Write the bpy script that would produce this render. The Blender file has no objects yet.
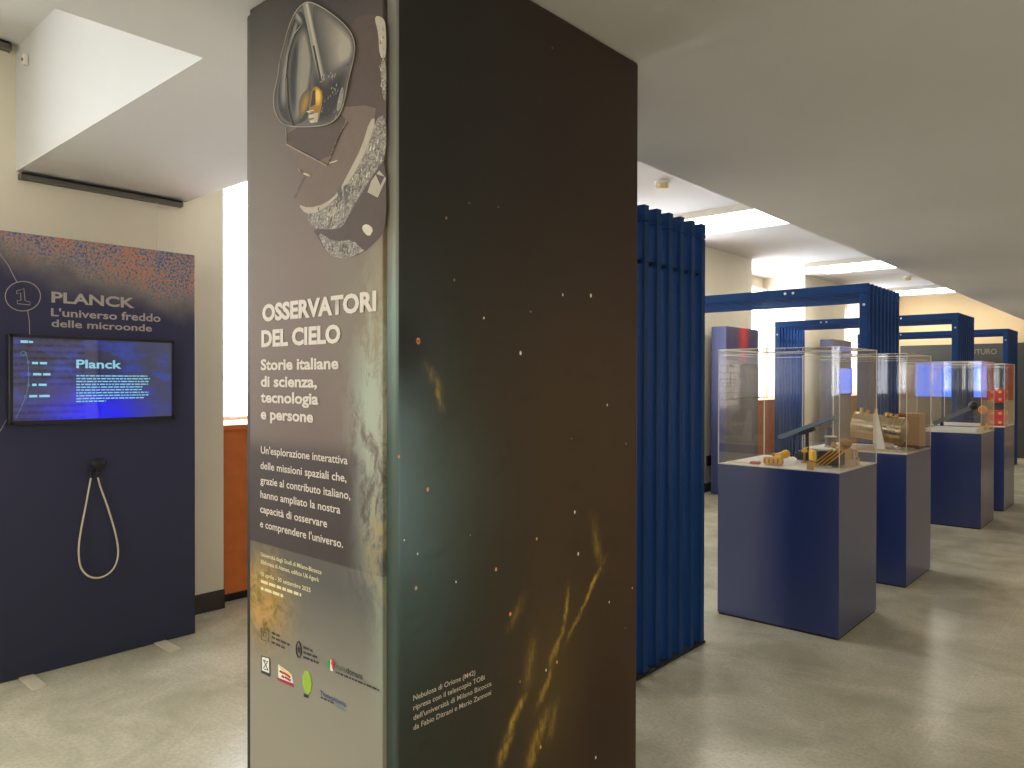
import bpy, bmesh, math, random
from mathutils import Vector, Matrix
random.seed(7)
S = bpy.context.scene
COL = S.collection

# ------------------------------------------------------------------ camera, exposure, world
CAM = Vector((0, 0, 1.55)); FPX = 742.75
AX = (Vector((0.747935577, 0.663768632, 0.00188987)), Vector((-0.00541902, 0.00325904, 0.99998001)),
      Vector((-0.6637492, 0.74793087, -0.00603453)))
cd = bpy.data.cameras.new('camera'); co = bpy.data.objects.new('camera', cd); COL.objects.link(co)
cd.sensor_width = 36; cd.lens = FPX / 1024 * 36; cd.clip_end = 100; cd.clip_start = .02
m3 = Matrix((AX[0], AX[1], -AX[2])).transposed()
co.matrix_world = Matrix.Translation(CAM) @ m3.to_4x4()
S.camera = co
S.view_settings.view_transform = 'Standard'; S.view_settings.look = 'None'
S.view_settings.gamma = 1; S.view_settings.use_curve_mapping = False
S.view_settings.exposure = 0.95
S.cycles.max_bounces = 14; S.cycles.diffuse_bounces = 7; S.cycles.glossy_bounces = 6
S.cycles.transparent_max_bounces = 40; S.cycles.use_denoising = True
S.cycles.sample_clamp_indirect = 6
wd = bpy.data.worlds.new('world'); S.world = wd; wd.use_nodes = True
wd.node_tree.nodes['Background'].inputs[0].default_value = (.8, .9, 1, 1)
wd.node_tree.nodes['Background'].inputs[1].default_value = 1.0
WINDOW_STRENGTH = 5.5
LAMP_STRENGTH = 5.5
RIGHT_STRENGTH = 1.5

# ------------------------------------------------------------------ pixel -> point on a plane
def at(ax, val, x, y):
    d = AX[2] + AX[0] * ((x - 512) / FPX) - AX[1] * ((y - 384) / FPX)
    return CAM + d * ((val - CAM[ax]) / d[ax])

# ------------------------------------------------------------------ materials
def lin(c):
    r = []
    for v in c[:3]:
        v = v / 255
        r.append(v / 12.92 if v <= .04045 else ((v + .055) / 1.055) ** 2.4)
    return (r[0], r[1], r[2], 1)

class NT:
    def __init__(s, name):
        s.m = bpy.data.materials.new(name); s.m.use_nodes = True
        s.t = s.m.node_tree; s.b = s.t.nodes['Principled BSDF']; s.out = s.t.nodes['Material Output']
        s.geo = None
    def n(s, kind, **kw):
        x = s.t.nodes.new(kind)
        for k, v in kw.items(): setattr(x, k, v)
        return x
    def put(s, sock, v):
        if isinstance(v, bpy.types.NodeSocket): s.t.links.new(v, sock)
        elif v is not None:
            sock.default_value = v
    def pos(s):
        if not s.geo: s.geo = s.n('ShaderNodeNewGeometry')
        return s.geo.outputs['Position']
    def math(s, op, a, b=None, c=None, clamp=False):
        x = s.n('ShaderNodeMath', operation=op, use_clamp=clamp)
        s.put(x.inputs[0], a); s.put(x.inputs[1], b); s.put(x.inputs[2], c)
        return x.outputs[0]
    def vmath(s, op, a, b):
        x = s.n('ShaderNodeVectorMath', operation=op)
        s.put(x.inputs[0], a); s.put(x.inputs[1], b)
        return x.outputs['Value'] if op in ('LENGTH', 'DISTANCE', 'DOT_PRODUCT') else x.outputs[0]
    def noise(s, v, scale, detail=4, rough=.55, dist=0):
        x = s.n('ShaderNodeTexNoise'); s.put(x.inputs['Vector'], v)
        x.inputs['Scale'].default_value = scale; x.inputs['Detail'].default_value = detail
        x.inputs['Roughness'].default_value = rough; x.inputs['Distortion'].default_value = dist
        return x
    def ramp(s, f, stops, interp='LINEAR'):
        x = s.n('ShaderNodeValToRGB'); s.put(x.inputs[0], f); e = x.color_ramp.elements
        x.color_ramp.interpolation = interp
        while len(e) < len(stops): e.new(.5)
        for k, (p, c) in enumerate(stops):
            e[k].position = p; e[k].color = c if len(c) == 4 and max(c) <= 1 else lin(c)
        return x.outputs[0]
    def mix(s, f, a, b, mode='MIX'):
        x = s.n('ShaderNodeMixRGB', blend_type=mode); s.put(x.inputs[0], f)
        s.put(x.inputs[1], lin(a) if isinstance(a, tuple) else a); s.put(x.inputs[2], lin(b) if isinstance(b, tuple) else b)
        return x.outputs[0]
    def sep(s, v):
        x = s.n('ShaderNodeSeparateXYZ'); s.put(x.inputs[0], v); return x.outputs
    def smooth(s, v, lo, hi):
        x = s.n('ShaderNodeMapRange', interpolation_type='SMOOTHSTEP'); s.put(x.inputs[0], v)
        x.inputs[1].default_value = lo; x.inputs[2].default_value = hi
        return x.outputs[0]
    def gauss(s, p, c, r):
        d = s.vmath('SUBTRACT', p, c)
        d = s.vmath('DIVIDE', d, r)
        l = s.vmath('DOT_PRODUCT', d, d)
        return s.math('POWER', 2.71828, s.math('MULTIPLY', l, -1.0))
    def warp(s, p, scale, amt):
        nz = s.noise(p, scale, 5)
        d = s.vmath('SUBTRACT', nz.outputs['Color'], (.5, .5, .5))
        return s.vmath('ADD', p, s.vmath('MULTIPLY', d, (amt, amt, amt)))

MATS = {}
def mat(name, c, rough=.6, metal=0, spec=.5, vary=0, scale=6, bump=0, coat=0, emit=None, es=0):
    if name in MATS: return MATS[name]
    s = NT(name); s.b.inputs['Roughness'].default_value = rough; s.b.inputs['Metallic'].default_value = metal
    s.b.inputs['Specular IOR Level'].default_value = spec; s.b.inputs['Coat Weight'].default_value = coat
    if vary or bump:
        nz = s.noise(s.pos(), scale, 5)
        a = tuple(min(255, v * (1 + vary)) for v in c); b = tuple(v * (1 - vary) for v in c)
        s.t.links.new(s.mix(nz.outputs['Fac'], b, a), s.b.inputs['Base Color'])
        if bump:
            bp = s.n('ShaderNodeBump'); bp.inputs['Strength'].default_value = bump; bp.inputs['Distance'].default_value = .01
            s.t.links.new(nz.outputs['Fac'], bp.inputs['Height']); s.t.links.new(bp.outputs[0], s.b.inputs['Normal'])
    else: s.b.inputs['Base Color'].default_value = lin(c)
    if emit: s.b.inputs['Emission Color'].default_value = lin(emit); s.b.inputs['Emission Strength'].default_value = es
    MATS[name] = s.m
    return s.m

WALL = mat('wall_plaster', (226, 217, 195), .85, vary=.03, scale=2.5)
CEIL = mat('ceiling_plaster', (206, 206, 203), .9, vary=.03, scale=1.2)
BASE = mat('dark_baseboard', (58, 52, 46), .5)
NAVY = mat('navy_paint', (16, 58, 112), .55, spec=.2, vary=.05, scale=3)
NAVYP = mat('navy_pedestal_laminate', (26, 42, 92), .3, spec=.8, vary=.04, scale=2)
BLACK = mat('black_plastic', (18, 18, 19), .45)
PLINTH = mat('black_plinth', (12, 12, 14), .6)
WHITE = mat('white_plastic', (225, 222, 212), .5)
PLATE = mat('cream_display_plate', (214, 205, 188), .55, vary=.04, scale=8)
GOLD = mat('gold_foil', (206, 188, 156), .2, 1, bump=.4, scale=30, vary=.15)
BRASS = mat('brass', (196, 150, 70), .3, 1)
STEEL = mat('brushed_steel', (168, 166, 160), .3, 1)
WOOD = mat('orange_wood', (200, 106, 42), .5, vary=.12, scale=9)
RAIL = mat('dark_grey_metal', (104, 100, 92), .45, .2)
FRAME = mat('white_window_frame', (232, 232, 228), .5)
PRINTW = mat('pale_print_ink', (214, 204, 188), .7)
PRINTG = mat('grey_print_ink', (166, 156, 148), .7)
PRINTD = mat('dark_print_ink', (52, 52, 50), .7)

def window_mat(name, col, st):
    s = NT(name); s.b.inputs['Base Color'].default_value = (.02, .02, .02, 1); s.b.inputs['Roughness'].default_value = .2
    s.b.inputs['Emission Color'].default_value = lin(col); s.b.inputs['Emission Strength'].default_value = st
    return s.m
DAY = window_mat('bright_daylight_glass', (246, 249, 255), WINDOW_STRENGTH)
LAMP_NEAR = window_mat('soft_lit_diffuser', (255, 247, 228), 1.0)
LAMP = window_mat('lit_diffuser', (255, 247, 228), LAMP_STRENGTH)

def floor_mat():
    s = NT('polished_stone_floor'); p = s.pos(); xyz = s.sep(p)
    n1 = s.noise(p, 2.2, 6, .62, .5); n2 = s.noise(p, 5, 6, .6); n3 = s.noise(p, 60, 3, .6)
    c = s.ramp(n1.outputs['Fac'], [(.34, (182, 176, 150)), (.66, (226, 220, 196))])
    c = s.mix(s.math('MULTIPLY', n2.outputs['Fac'], .45), c, (178, 172, 144))
    c = s.mix(s.math('MULTIPLY', s.smooth(n3.outputs['Fac'], .35, .7), .42), c, (164, 158, 134))
    def joint(a, off, per):
        f = s.math('FRACT', s.math('DIVIDE', s.math('SUBTRACT', a, off), per))
        d = s.math('ABSOLUTE', s.math('SUBTRACT', f, .5))
        return s.math('GREATER_THAN', d, .5 - .0026 / per)
    j = s.math('MAXIMUM', joint(xyz[1], .967, .683), joint(xyz[0], -.77, 4.1))
    c = s.mix(s.math('MULTIPLY', j, s.math('MULTIPLY', s.smooth(n1.outputs['Fac'], .35, .65), .5)), c, (222, 214, 190))
    s.t.links.new(c, s.b.inputs['Base Color'])
    r = s.math('MULTIPLY_ADD', n1.outputs['Fac'], .06, .2)
    s.t.links.new(r, s.b.inputs['Roughness'])
    return s.m

def acrylic_mat():
    s = NT('clear_acrylic'); s.t.nodes.remove(s.b)
    tr = s.n('ShaderNodeBsdfTransparent'); tr.inputs[0].default_value = (.985, .988, .985, 1)
    gl = s.n('ShaderNodeBsdfGlossy'); gl.inputs['Roughness'].default_value = .015
    fr = s.n('ShaderNodeFresnel'); s.pos()
    s.t.links.new(s.math('MULTIPLY_ADD', s.geo.outputs['Backfacing'], 1 / 1.49 - 1.49, 1.49), fr.inputs[0])
    mx = s.n('ShaderNodeMixShader'); s.t.links.new(s.math('MULTIPLY', fr.outputs[0], 1.25, clamp=True), mx.inputs[0])
    s.t.links.new(tr.outputs[0], mx.inputs[1]); s.t.links.new(gl.outputs[0], mx.inputs[2])
    s.t.links.new(mx.outputs[0], s.out.inputs[0]); return s.m
ACRYLIC = acrylic_mat()
def edge_mat():
    s = NT('polished_acrylic_edge'); s.b.inputs['Base Color'].default_value = lin((236, 228, 214))
    s.b.inputs['Roughness'].default_value = .15
    tr = s.n('ShaderNodeBsdfTransparent'); mx = s.n('ShaderNodeMixShader'); mx.inputs[0].default_value = .85
    s.t.links.new(tr.outputs[0], mx.inputs[1]); s.t.links.new(s.b.outputs[0], mx.inputs[2])
    s.t.links.new(mx.outputs[0], s.out.inputs[0]); return s.m
EDGE = edge_mat()

def nebula_mat():
    """printed nebula wrap: dark green-black to brown, teal glow low on the corner, golden filaments"""
    s = NT('nebula_print'); p = s.pos(); q = s.warp(p, 2.2, .22); xyz = s.sep(q); raw = s.sep(p)
    X = -1.45
    def G(px, py, ry, rz, w=q):
        c = at(0, X, px, py); return s.gauss(w, (X, c.y, c.z), (1.2, ry, rz))
    t = s.smooth(xyz[1], 1.15, 2.2)
    c = s.mix(t, (40, 40, 37), (50, 38, 30))
    low = s.smooth(xyz[2], 2.3, 1.1)
    c = s.mix(s.math('MULTIPLY', low, .75), c, s.mix(t, (58, 62, 53), (76, 56, 34)))
    c = s.mix(s.math('MULTIPLY', G(565, 470, .4, .5), .5), c, (74, 58, 34))
    c = s.mix(s.math('MULTIPLY', G(394, 495, .15, .3), .95), c, (128, 158, 166))
    c = s.mix(s.math('MULTIPLY', G(440, 480, .2, .22), .4), c, (88, 100, 88))
    c = s.mix(s.math('MULTIPLY', G(404, 345, .1, .12), .75), c, (30, 27, 25))
    c = s.mix(s.math('MULTIPLY', G(410, 600, .16, .3), .5), c, (56, 74, 68))
    c = s.mix(s.math('MULTIPLY', G(610, 720, .16, .3), .6), c, (50, 38, 28))
    c = s.mix(s.math('MULTIPLY', G(548, 680, .16, .26), .7), c, (92, 75, 40))
    w2 = s.warp(s.warp(p, 9, .05), 34, .022)
    fine = s.smooth(s.noise(s.vmath('MULTIPLY', p, (1, 3, 1)), 22, 5, .65).outputs['Fac'], .36, .62)
    tot = None
    for (xa, ya, xb, yb, wpx, amp) in ((602, 566, 580, 612, 2.6, 1), (582, 610, 566, 642, 3, .6), (567, 588, 563, 624, 2.6, .8), (564, 622, 550, 668, 3, .7),
                                       (553, 664, 538, 706, 3, .7), (524, 598, 508, 630, 5, .3), (526, 694, 506, 738, 4, 1), (546, 712, 526, 772, 6, .65), (512, 732, 498, 772, 5, .7),
                                       (556, 700, 548, 740, 5, .4), (592, 520, 602, 566, 5, .35), (534, 640, 526, 690, 7, .35), (436, 378, 444, 412, 3.4, .55), (424, 366, 437, 384, 4, .4)):
        A, B = at(0, X, xa, ya), at(0, X, xb, yb); M_ = (A + B) / 2; D = B - A; hl = D.length / 2; D.normalize()
        d = s.vmath('SUBTRACT', w2, (X, M_.y, M_.z)); u = s.vmath('DOT_PRODUCT', d, (0, D.y, D.z)); v = s.vmath('DOT_PRODUCT', d, (0, -D.z, D.y))
        e = s.math('ADD', s.math('POWER', s.math('ABSOLUTE', s.math('DIVIDE', u, hl)), 3), s.math('POWER', s.math('DIVIDE', v, wpx * .0031), 2))
        g = s.math('MULTIPLY', s.math('POWER', 2.71828, s.math('MULTIPLY', e, -1)), amp)
        tot = g if tot is None else s.math('MAXIMUM', tot, g)
    tot = s.math('MULTIPLY', tot, s.math('MULTIPLY_ADD', fine, .7, .3))
    c = s.mix(s.math('MULTIPLY', tot, .95, clamp=True), c, (204, 166, 66))
    g2 = s.noise(s.vmath('MULTIPLY', p, (1, 2, 5)), 3, 5).outputs['Fac']
    c = s.mix(s.math('MULTIPLY', s.smooth(g2, .55, .75), .14), c, (20, 20, 18))
    s.pos(); nrm = s.sep(s.geo.outputs['Normal'])
    fr = s.smooth(nrm[1], -.3, -.9); zz = s.smooth(raw[2], .75, 2.7)
    rs = s.ramp(zz, [(0, (70, 80, 72)), (.25, (92, 110, 102)), (.5, (150, 170, 160)), (.66, (150, 146, 130)), (1, (120, 116, 108))])
    ls = s.ramp(zz, [(0, (40, 41, 32)), (.3, (46, 46, 38)), (.5, (110, 100, 92)), (.8, (116, 104, 92)), (1, (72, 66, 60))])
    c = s.mix(fr, c, s.mix(s.smooth(raw[0], -1.9, -1.8), ls, rs))
    s.t.links.new(c, s.b.inputs['Base Color']); s.b.inputs['Roughness'].default_value = .55
    s.b.inputs['Specular IOR Level'].default_value = .25
    return s.m

YP = 1.186
def poster_mat():
    s = NT('poster_print'); p = s.pos(); q = s.warp(p, 4, .1); raw = s.sep(p)
    def G(px, py, rx, rz, w=q):
        c = at(1, YP, px, py); return s.gauss(w, (c.x, YP, c.z), (rx, 2, rz))
    z0, z1 = at(1, YP, 320, 0).z, at(1, YP, 320, 768).z
    h = s.math('DIVIDE', s.math('SUBTRACT', raw[2], z1), z0 - z1)
    c = s.ramp(h, [(0, (172, 168, 150)), (.1, (164, 160, 144)), (.24, (104, 104, 99)), (.3, (100, 96, 90)),
                   (.46, (130, 110, 101)), (.66, (134, 114, 100)), (.84, (112, 100, 90)), (1, (64, 60, 55))])
    c = s.mix(s.math('MULTIPLY', G(262, 200, .16, .5), .5), c, (128, 120, 98))
    c = s.mix(s.math('MULTIPLY', G(345, 300, .1, .3), .5), c, (138, 136, 108))
    fo = s.noise(s.vmath('MULTIPLY', q, (2, 1, 1)), 9, 8, .72, .5).outputs['Fac']
    c = s.mix(s.math('MULTIPLY', G(376, 330, .07, .22), .7), c, (174, 162, 116))
    c = s.mix(s.math('MULTIPLY', s.math('MULTIPLY', G(374, 430, .09, .3), s.smooth(fo, .38, .58)), 1.0), c, (190, 208, 190))
    c = s.mix(s.math('MULTIPLY', s.math('MULTIPLY', G(380, 520, .05, .25), s.smooth(fo, .46, .6)), .8), c, (188, 166, 110))
    # the darker text block and the golden cloud below it
    zb, zt = at(1, YP, 254, 541), at(1, YP, 254, 446)
    blk = s.math('MULTIPLY', s.smooth(raw[2], zb.z - .002, zb.z + .002), s.smooth(raw[2], zt.z + .05, zt.z - .03))
    blk = s.math('MULTIPLY', blk, s.smooth(raw[0], at(1, YP, 372, 480).x, at(1, YP, 340, 480).x))
    c = s.mix(s.math('MULTIPLY', blk, .9), c, (70, 59, 57))
    below = s.smooth(raw[2], zb.z + .002, zb.z - .002)
    gn = s.noise(q, 16, 6, .7, .8).outputs['Fac']
    gold = s.math('MULTIPLY', G(262, 600, .12, .13), below)
    gc = s.ramp(gn, [(.3, (96, 84, 40)), (.5, (176, 148, 76)), (.62, (214, 164, 104)), (.75, (160, 168, 84))])
    c = s.mix(s.math('MULTIPLY', gold, 1.25, clamp=True), c, gc)
    c = s.mix(s.math('MULTIPLY', s.math('MULTIPLY', G(385, 640, .05, .2), below), .6), c, (176, 192, 172))
    c = s.mix(1.0, c, (226, 222, 218), 'MULTIPLY')
    s.t.links.new(c, s.b.inputs['Base Color']); s.b.inputs['Roughness'].default_value = .6
    s.b.inputs['Specular IOR Level'].default_value = .25
    return s.m

def speckle_mat():
    s = NT('speckled_navy_print'); p = s.pos(); xyz = s.sep(p)
    top = s.math('MULTIPLY', s.math('SUBTRACT', xyz[1], 1.05), .24)
    mk = s.math('DIVIDE', s.math('ADD', s.math('SUBTRACT', xyz[2], 2.05), top), .34)
    n0 = s.noise(p, 3, 3).outputs['Fac']
    mk = s.math('ADD', mk, s.math('MULTIPLY', s.math('SUBTRACT', n0, .5), .9), clamp=True)
    mk = s.math('SMOOTH_MIN', mk, 1, .1)
    na = s.noise(p, 80, 2, .6, .3).outputs['Fac']; nb = s.noise(s.vmath('ADD', p, (3, 7, 1)), 8, 2).outputs['Fac']
    f = s.math('ADD', na, s.math('MULTIPLY', s.math('SUBTRACT', nb, .5), .22))
    c = s.ramp(f, [(.32, (44, 82, 150)), (.42, (84, 106, 146)), (.47, (136, 128, 122)), (.54, (146, 132, 120)), (.6, (204, 130, 88)), (.68, (216, 104, 50))])
    base = s.mix(s.smooth(xyz[2], .2, 1.9), (46, 47, 68), (52, 53, 80))
    base = s.mix(s.smooth(mk, 0, .7), base, (128, 122, 116))
    c = s.mix(s.smooth(mk, .25, .95), base, c)
    s.t.links.new(c, s.b.inputs['Base Color']); s.b.inputs['Roughness'].default_value = .6
    s.b.inputs['Specular IOR Level'].default_value = .3
    return s.m

def screen_mat(name, y0, y1, z0, z1, x=0, st=1.0, axis=1, kind='blue'):
    s = NT(name); p = s.pos(); xyz = s.sep(p)
    u = s.math('DIVIDE', s.math('SUBTRACT', xyz[axis], y0), y1 - y0)
    v = s.math('DIVIDE', s.math('SUBTRACT', xyz[2], z0), z1 - z0)
    cb = s.n('ShaderNodeCombineXYZ'); s.t.links.new(u, cb.inputs[0]); s.t.links.new(v, cb.inputs[1])
    uv = cb.outputs[0]; nz = s.noise(uv, 5, 5).outputs['Fac']
    if kind == 'blue':
        c = s.mix(s.smooth(u, .3, .95), (20, 24, 62), (62, 66, 92))
        c = s.mix(s.math('MULTIPLY', s.smooth(nz, .45, .7), .7), c, (34, 70, 190))
        g = s.gauss(uv, (.5, -.02, 0), (.26, .34, 1))
        c = s.mix(s.math('MULTIPLY', g, 1.35, clamp=True), c, (0, 14, 255))
    else:
        c = s.ramp(nz, [(.3, (60, 110, 250)), (.5, (90, 140, 255)), (.62, (150, 120, 240)), (.72, (200, 220, 255))])
    s.b.inputs['Base Color'].default_value = (.005, .005, .006, 1); s.b.inputs['Roughness'].default_value = .05
    s.b.inputs['Specular IOR Level'].default_value = 1.0
    s.t.links.new(c, s.b.inputs['Emission Color']); s.b.inputs['Emission Strength'].default_value = st
    return s.m

def right_glow_mat():  # brick-patterned glow for the added right-wall panes
    s = NT('right_window_glow'); p = s.pos()
    bk = s.n('ShaderNodeTexBrick'); mp = s.n('ShaderNodeMapping'); s.t.links.new(p, mp.inputs[0])
    mp.inputs['Rotation'].default_value = (math.radians(90), 0, math.radians(90))
    mp2 = s.sep(p); cb = s.n('ShaderNodeCombineXYZ'); s.t.links.new(mp2[1], cb.inputs[0]); s.t.links.new(mp2[2], cb.inputs[1])
    s.t.links.new(cb.outputs[0], bk.inputs['Vector']); bk.inputs['Scale'].default_value = 1.6
    bk.inputs['Color1'].default_value = lin((255, 240, 220)); bk.inputs['Color2'].default_value = lin((226, 208, 186))
    bk.inputs['Mortar'].default_value = lin((120, 100, 88)); bk.inputs['Mortar Size'].default_value = .02
    s.b.inputs['Base Color'].default_value = (.02, .02, .02, 1)
    s.t.links.new(bk.outputs[0], s.b.inputs['Emission Color']); s.b.inputs['Emission Strength'].default_value = RIGHT_STRENGTH
    return s.m

# ------------------------------------------------------------------ mesh builder
class MB:
    def __init__(s): s.bm = bmesh.new(); s.mi = 0
    def _done(s, vs):
        for f in {f for v in vs for f in v.link_faces}:
            f.material_index = s.mi
    def box(s, x0, x1, y0, y1, z0, z1, bev=0, seg=2):
        r = bmesh.ops.create_cube(s.bm, size=1); vs = r['verts']
        for v in vs:
            v.co = Vector((x0 + (v.co.x + .5) * (x1 - x0), y0 + (v.co.y + .5) * (y1 - y0), z0 + (v.co.z + .5) * (z1 - z0)))
        if bev:
            es = list({e for v in vs for e in v.link_edges})
            r = bmesh.ops.bevel(s.bm, geom=es, offset=bev, segments=seg, affect='EDGES', profile=.5); vs = r['verts']
        s._done(vs); return s
    def obox(s, c, size, rot, bev=0):
        r = bmesh.ops.create_cube(s.bm, size=1); vs = r['verts']; M = Matrix.Translation(c) @ rot.to_4x4()
        for v in vs: v.co = Vector((v.co.x * size[0], v.co.y * size[1], v.co.z * size[2]))
        if bev:
            es = list({e for v in vs for e in v.link_edges})
            r = bmesh.ops.bevel(s.bm, geom=es, offset=bev, segments=2, affect='EDGES'); vs = r['verts']
        for v in vs: v.co = M @ v.co
        s._done(vs); return s
    def cone(s, a, b, r0, r1=None, n=20):
        a, b = Vector(a), Vector(b); d = b - a; r1 = r0 if r1 is None else r1
        M = Matrix.Translation((a + b) / 2) @ d.to_track_quat('Z', 'Y').to_matrix().to_4x4()
        r = bmesh.ops.create_cone(s.bm, cap_ends=True, segments=n, radius1=r0, radius2=r1, depth=d.length, matrix=M)
        s._done(r['verts']); return s
    def ball(s, c, r, sc=(1, 1, 1), u=18, v=12):
        M = Matrix.Translation(c) @ Matrix.Diagonal((*sc, 1))
        q = bmesh.ops.create_uvsphere(s.bm, u_segments=u, v_segments=v, radius=r, matrix=M); s._done(q['verts']); return s
    def tube(s, pts, r, n=8, closed=False):
        pts = [Vector(p) for p in pts]; rings = []; N = len(pts)
        for i, p in enumerate(pts):
            a = pts[(i - 1) % N] if (closed or i) else p; b = pts[(i + 1) % N] if (closed or i < N - 1) else p
            t = (b - a).normalized(); ref = Vector((0, 0, 1)) if abs(t.z) < .9 else Vector((1, 0, 0))
            if abs(t.x) < .05: ref = Vector((1, 0, 0))
            e1 = t.cross(ref).normalized(); e2 = t.cross(e1)
            rings.append([s.bm.verts.new(p + (e1 * math.cos(2 * math.pi * k / n) + e2 * math.sin(2 * math.pi * k / n)) * r) for k in range(n)])
        L = N if closed else N - 1
        for i in range(L):
            A, B = rings[i], rings[(i + 1) % N]
            for k in range(n): s.bm.faces.new((A[k], A[(k + 1) % n], B[(k + 1) % n], B[k]))
        if not closed:
            s.bm.faces.new(rings[0]); s.bm.faces.new(rings[-1])
        s._done([v for q in rings for v in q]); return s
    def poly(s, pts, th=None):
        """flat printed shape; th is an offset vector that gives it thickness"""
        vs = [s.bm.verts.new(p) for p in pts]; s.bm.faces.new(vs)
        allv = list(vs)
        if th is not None:
            th = Vector(th); w = [s.bm.verts.new(Vector(p) + th) for p in pts]; s.bm.faces.new(w[::-1]); n = len(pts)
            for k in range(n): s.bm.faces.new((vs[k], w[k], w[(k + 1) % n], vs[(k + 1) % n]))
            allv += w
        s._done(allv); return s
    def build(s, name, mats, parent=None, smooth=False, recalc=True):
        if recalc: bmesh.ops.recalc_face_normals(s.bm, faces=s.bm.faces)
        o0 = Vector((0, 0, 0)); q = parent
        while q is not None: o0 = o0 + q.location; q = q.parent
        bmesh.ops.translate(s.bm, verts=s.bm.verts, vec=-o0)
        me = bpy.data.meshes.new(name); s.bm.to_mesh(me); s.bm.free()
        for m in (mats if isinstance(mats, (list, tuple)) else [mats]): me.materials.append(m)
        if smooth:
            for f in me.polygons: f.use_smooth = True
            try: me.set_sharp_from_angle(angle=math.radians(40))
            except Exception: pass
        o = bpy.data.objects.new(name, me); COL.objects.link(o)
        if parent is not None: o.parent = parent
        return o

def tag(o, label, cat, group=None):
    o['label'] = label; o['category'] = cat
    if group: o['group'] = group
    return o
def thing(name, label, cat, loc, group=None):
    o = bpy.data.objects.new(name, None); COL.objects.link(o); o.location = loc; o.empty_display_size = .1
    return tag(o, label, cat, group)
def struct(o): o['kind'] = 'structure'; return o
def box(name, m, x0, x1, y0, y1, z0, z1, parent=None, bev=0):
    return MB().box(x0, x1, y0, y1, z0, z1, bev).build(name, m, parent)

def lettering(name, txt, P0, P1, cap, nrm, m, parent, bold=0.0, label=None):
    """raised-print text whose baseline runs P0->P1 with capitals `cap` tall, standing on the plane with normal nrm"""
    cu = bpy.data.curves.new(name, 'FONT'); cu.body = txt; cu.size = 1; cu.offset = bold; cu.extrude = 0; cu.resolution_u = 3
    ob = bpy.data.objects.new(name, cu); COL.objects.link(ob); bpy.context.view_layer.update()
    me = bpy.data.meshes.new_from_object(ob.evaluated_get(bpy.context.evaluated_depsgraph_get()))
    COL.objects.unlink(ob); bpy.data.objects.remove(ob); bpy.data.curves.remove(cu)
    xs = [v.co.x for v in me.vertices]; x0, x1 = min(xs), max(xs)
    P0, P1 = Vector(P0), Vector(P1); d = P1 - P0; sx = d.length / (x1 - x0); sz = cap / .729
    d.normalize(); up = Vector((0, 0, 1)); nrm = Vector(nrm)
    o0 = Vector((0, 0, 0)); q = parent
    while q is not None: o0 = o0 + q.location; q = q.parent
    for v in me.vertices: v.co = P0 + d * ((v.co.x - x0) * sx) + up * (v.co.y * sz) + nrm * .0012 - o0
    me.materials.clear(); me.materials.append(m); me.name = name
    o = bpy.data.objects.new(name, me); COL.objects.link(o); o.parent = parent
    if label: o['label'] = label
    return o
def smallprint(name, P0, P1, h, nrm, m, parent, seed=1):
    """a line of print too small to read: a run of word-long dashes"""
    rnd = random.Random(seed); P0, P1 = Vector(P0), Vector(P1); d = P1 - P0; L = d.length; d.normalize(); up = Vector((0, 0, 1)); nrm = Vector(nrm)
    b = MB(); x = 0
    while x < L - h * .5:
        w = min(L - x, h * rnd.uniform(1.2, 5)); a = P0 + d * x + nrm * .0011; e = a + d * w
        b.poly([a, e, e + up * h, a + up * h]); x += w + h * .7
    return b.build(name, m, parent, recalc=False)

# ------------------------------------------------------------------ the room
BAYS = [(-1.88, .35), (2.465, 4.68), (6.7, 8.9), (10.92, 13.13), (15.26, 17.5)]
XW = -4.80; XG = -5.5; HC = 3.39; Y0, Y1 = -5.0, 18.0; XR = 3.2
struct(box('floor', floor_mat(), -6.2, XR + .2, Y0 - .2, Y1 + .2, -.12, 0))
c = MB().box(-6.2, XR + .2, Y0 - .2, Y1 + .2, HC, HC + .15)
c.box(XW + .0005, -2.19, 1.26, 2.21, 2.70, HC + .01).box(-2.19, XR, 1.26, 2.35, 2.70, HC + .01)
c.box(-2.13, XR, 2.35, Y1, 2.715, HC + .01)
c.box(-2.60, XR, Y0, 1.26, 2.70, HC + .01)
struct(c.build('ceiling', CEIL))
w = MB(); edges = [Y0 - .2] + [v for b in BAYS for v in b] + [Y1 + .2]
for k in range(0, len(edges), 2): w.box(-6.0, XW, edges[k], edges[k + 1], 0, HC)
for a, b in BAYS:
    w.box(-5.8, XG - .06, a, b, 0, 1.2); w.box(-5.8, XG - .06, a, b, 3.2, HC)
struct(w.build('wall_left', WALL))
struct(box('wall_end', mat('tan_plaster', (212, 188, 148), .85, vary=.03, scale=2.5), -6.0, XR + .2, Y1, Y1 + .2, 0, HC))
BW = [(-4.76, -4.5), (-4.1, -3.75), (-.6, .9), (1.3, 2.8)]  # the two wide ones are unseen, added to light faces turned to the camera
w = MB(); be = [-6.0] + [v for q in BW for v in q] + [XR + .2]
for k in range(0, len(be), 2): w.box(be[k], be[k + 1], Y0 - .2, Y0, 0, HC)
for a, b in BW: w.box(a, b, Y0 - .2, Y0, 0, 1.22).box(a, b, Y0 - .2, Y0, 2.66, HC)
struct(w.build('wall_back', WALL))
RWS = [(-2.95, -.6), (1.5, 3.78), (5.85, 8.15), (10.2, 12.5), (14.55, 16.85)]; RWZ = (.85, 2.5)
w = MB(); re_ = [Y0] + [v for q in RWS for v in q] + [Y1]
for k in range(0, len(re_), 2): w.box(XR, XR + .2, re_[k], re_[k + 1], 0, HC)
for a, b in RWS: w.box(XR, XR + .2, a, b, 0, RWZ[0]).box(XR, XR + .2, a, b, RWZ[1], HC)
struct(w.build('wall_right', WALL))
b = MB()
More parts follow.
